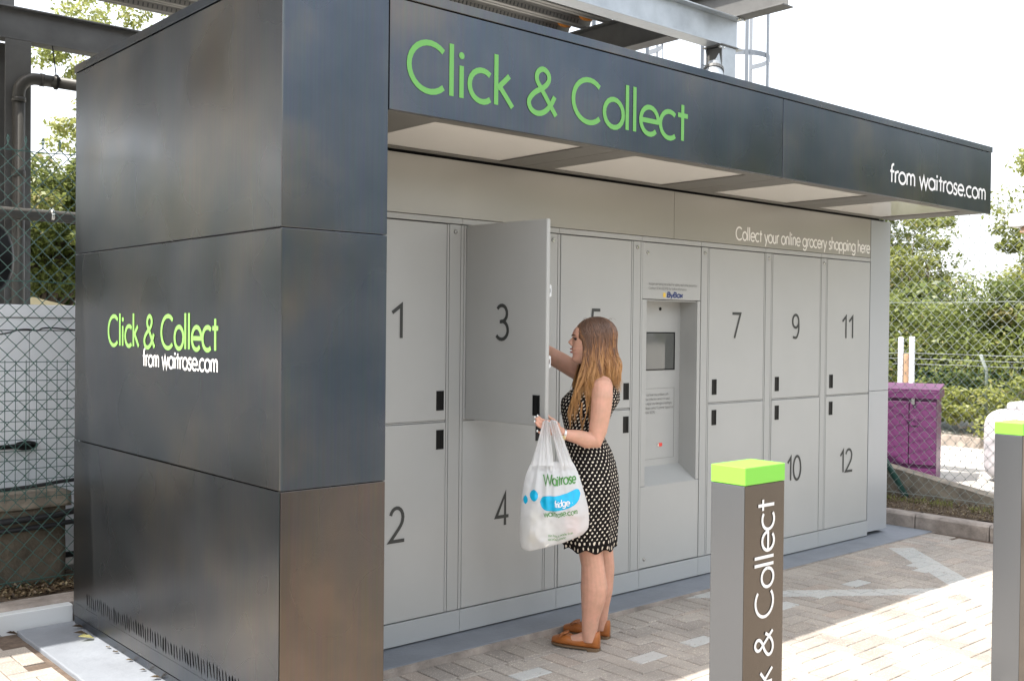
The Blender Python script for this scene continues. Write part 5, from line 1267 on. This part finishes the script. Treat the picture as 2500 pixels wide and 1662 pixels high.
# fabric between the handles dips in a curve
rows = []
for j in range(7):
    f_ = j/6; rows.append([V3(-.262+.070*i/12, front_t(-.25+.04*i/12, .97)-.002, .955+(.048-.030*math.sin(math.pi*i/12))*f_) for i in range(13)])
c.loft(rows, False, False); c.build('bag_lip', M['plastic'], BG, smooth=True)
def onbag(o_, rot_=0):
    def f_(x, y, lf):
        s_ = o_[0]+x*math.cos(rot_)-y*math.sin(rot_); z = o_[1]+x*math.sin(rot_)+y*math.cos(rot_)
        z += -.007*math.exp(-((s_+.225)/.016)**2)+.10*max(0, s_+.21)**1.2; s_ += .0025*math.sin(s_*70)
        return V3(s_, front_t(s_, z)-.0022-lf, z)
    return f_
M['bag_green'] = mat('bag green print', (.06, .24, .04), .5); M['bag_cyan'] = mat('bag cyan print', (.0, .42, .70), .45)
text_mesh('Waitrose', (0, 0, 0), (1, 0, 0), (0, 0, 1), .046, .158, .0065, mapf=onbag((-.292, .895), .02)).build('lettering', M['bag_green'], BG)
text_mesh('waitrose.com', (0, 0, 0), (1, 0, 0), (0, 0, 1), .026, .165, .0035, mapf=onbag((-.290, .742), .06)).build('lettering', M['bag_green'], BG)
def stadium(s0, s1, z0, z1, dip=0, n=10, m_=30):
    c = MB(); rows = []
    for i in range(m_+1):
        q = i/m_; s_ = s0+(s1-s0)*q; r_ = (z1-z0)/2; e_ = min(1, min(s_-s0, s1-s_)/r_); h_ = r_*math.sqrt(max(0, 1-(1-e_)**2)); zc_ = (z0+z1)/2-dip*math.sin(math.pi*q)+.04*(q-.5)*(1 if dip else 0)
        rows.append([V3(s_, front_t(s_, zc_+h_*(2*k/n-1))-.0022, zc_+h_*(2*k/n-1)) for k in range(n+1)])
    c.loft(rows, False, False); return c.build('print', M['bag_cyan'], BG, smooth=True)
stadium(-.312, -.112, .795, .868, .022); stadium(-.362, -.322, .812, .872); stadium(-.394, -.372, .79, .845)
text_mesh('fridge', (0, 0, 0), (1, 0, 0), (0, 0, 1), .030, .075, .0045, lift=.0055, mapf=onbag((-.243, .794), .02)).build('lettering', M['white'], BG)
for q_, (tx_, s0_, z0_, wd_2) in enumerate((('this bag is made from', -.27, .640, .12), ('recycled plastic', -.27, .622, .09))):
    text_mesh(tx_, (0, 0, 0), (1, 0, 0), (0, 0, 1), .0115, wd_2, .0014, mapf=onbag((s0_, z0_), .12)).build('lettering', M['bag_green'], BG)
M['carton'] = mat('white carton', (.75, .74, .70), .5); M['pinkpack'] = mat('pink striped pack', (.75, .40, .38), .5)
def local_box(name, label, cat, c0, half, ang, m_, grp=None):
    c = MB(); ca, sa = math.cos(ang), math.sin(ang)
    c.obox(V3(*c0), (half[0]*ca, 0, half[0]*sa), (0, half[1], 0), (-half[2]*sa, 0, half[2]*ca)); o = c.build(name, M[m_], None, bevel=.004); o.location = (PX, PY, PZ+.01); o.rotation_euler = (0, 0, prot); tag(o, label, cat, grp)
local_box('carton', 'white carton tilted on its corner inside the carrier bag', 'carton', (-.275, -.330, .670), (.060, .040, .062), R(40), 'carton')
local_box('packet', 'pink striped packet standing in the right side of the carrier bag', 'packet', (-.150, -.320, .705), (.034, .026, .058), R(6), 'pinkpack')
local_box('box', 'pale box leaning in the left side of the carrier bag', 'box', (-.335, -.320, .675), (.024, .026, .075), R(-8), 'cream')
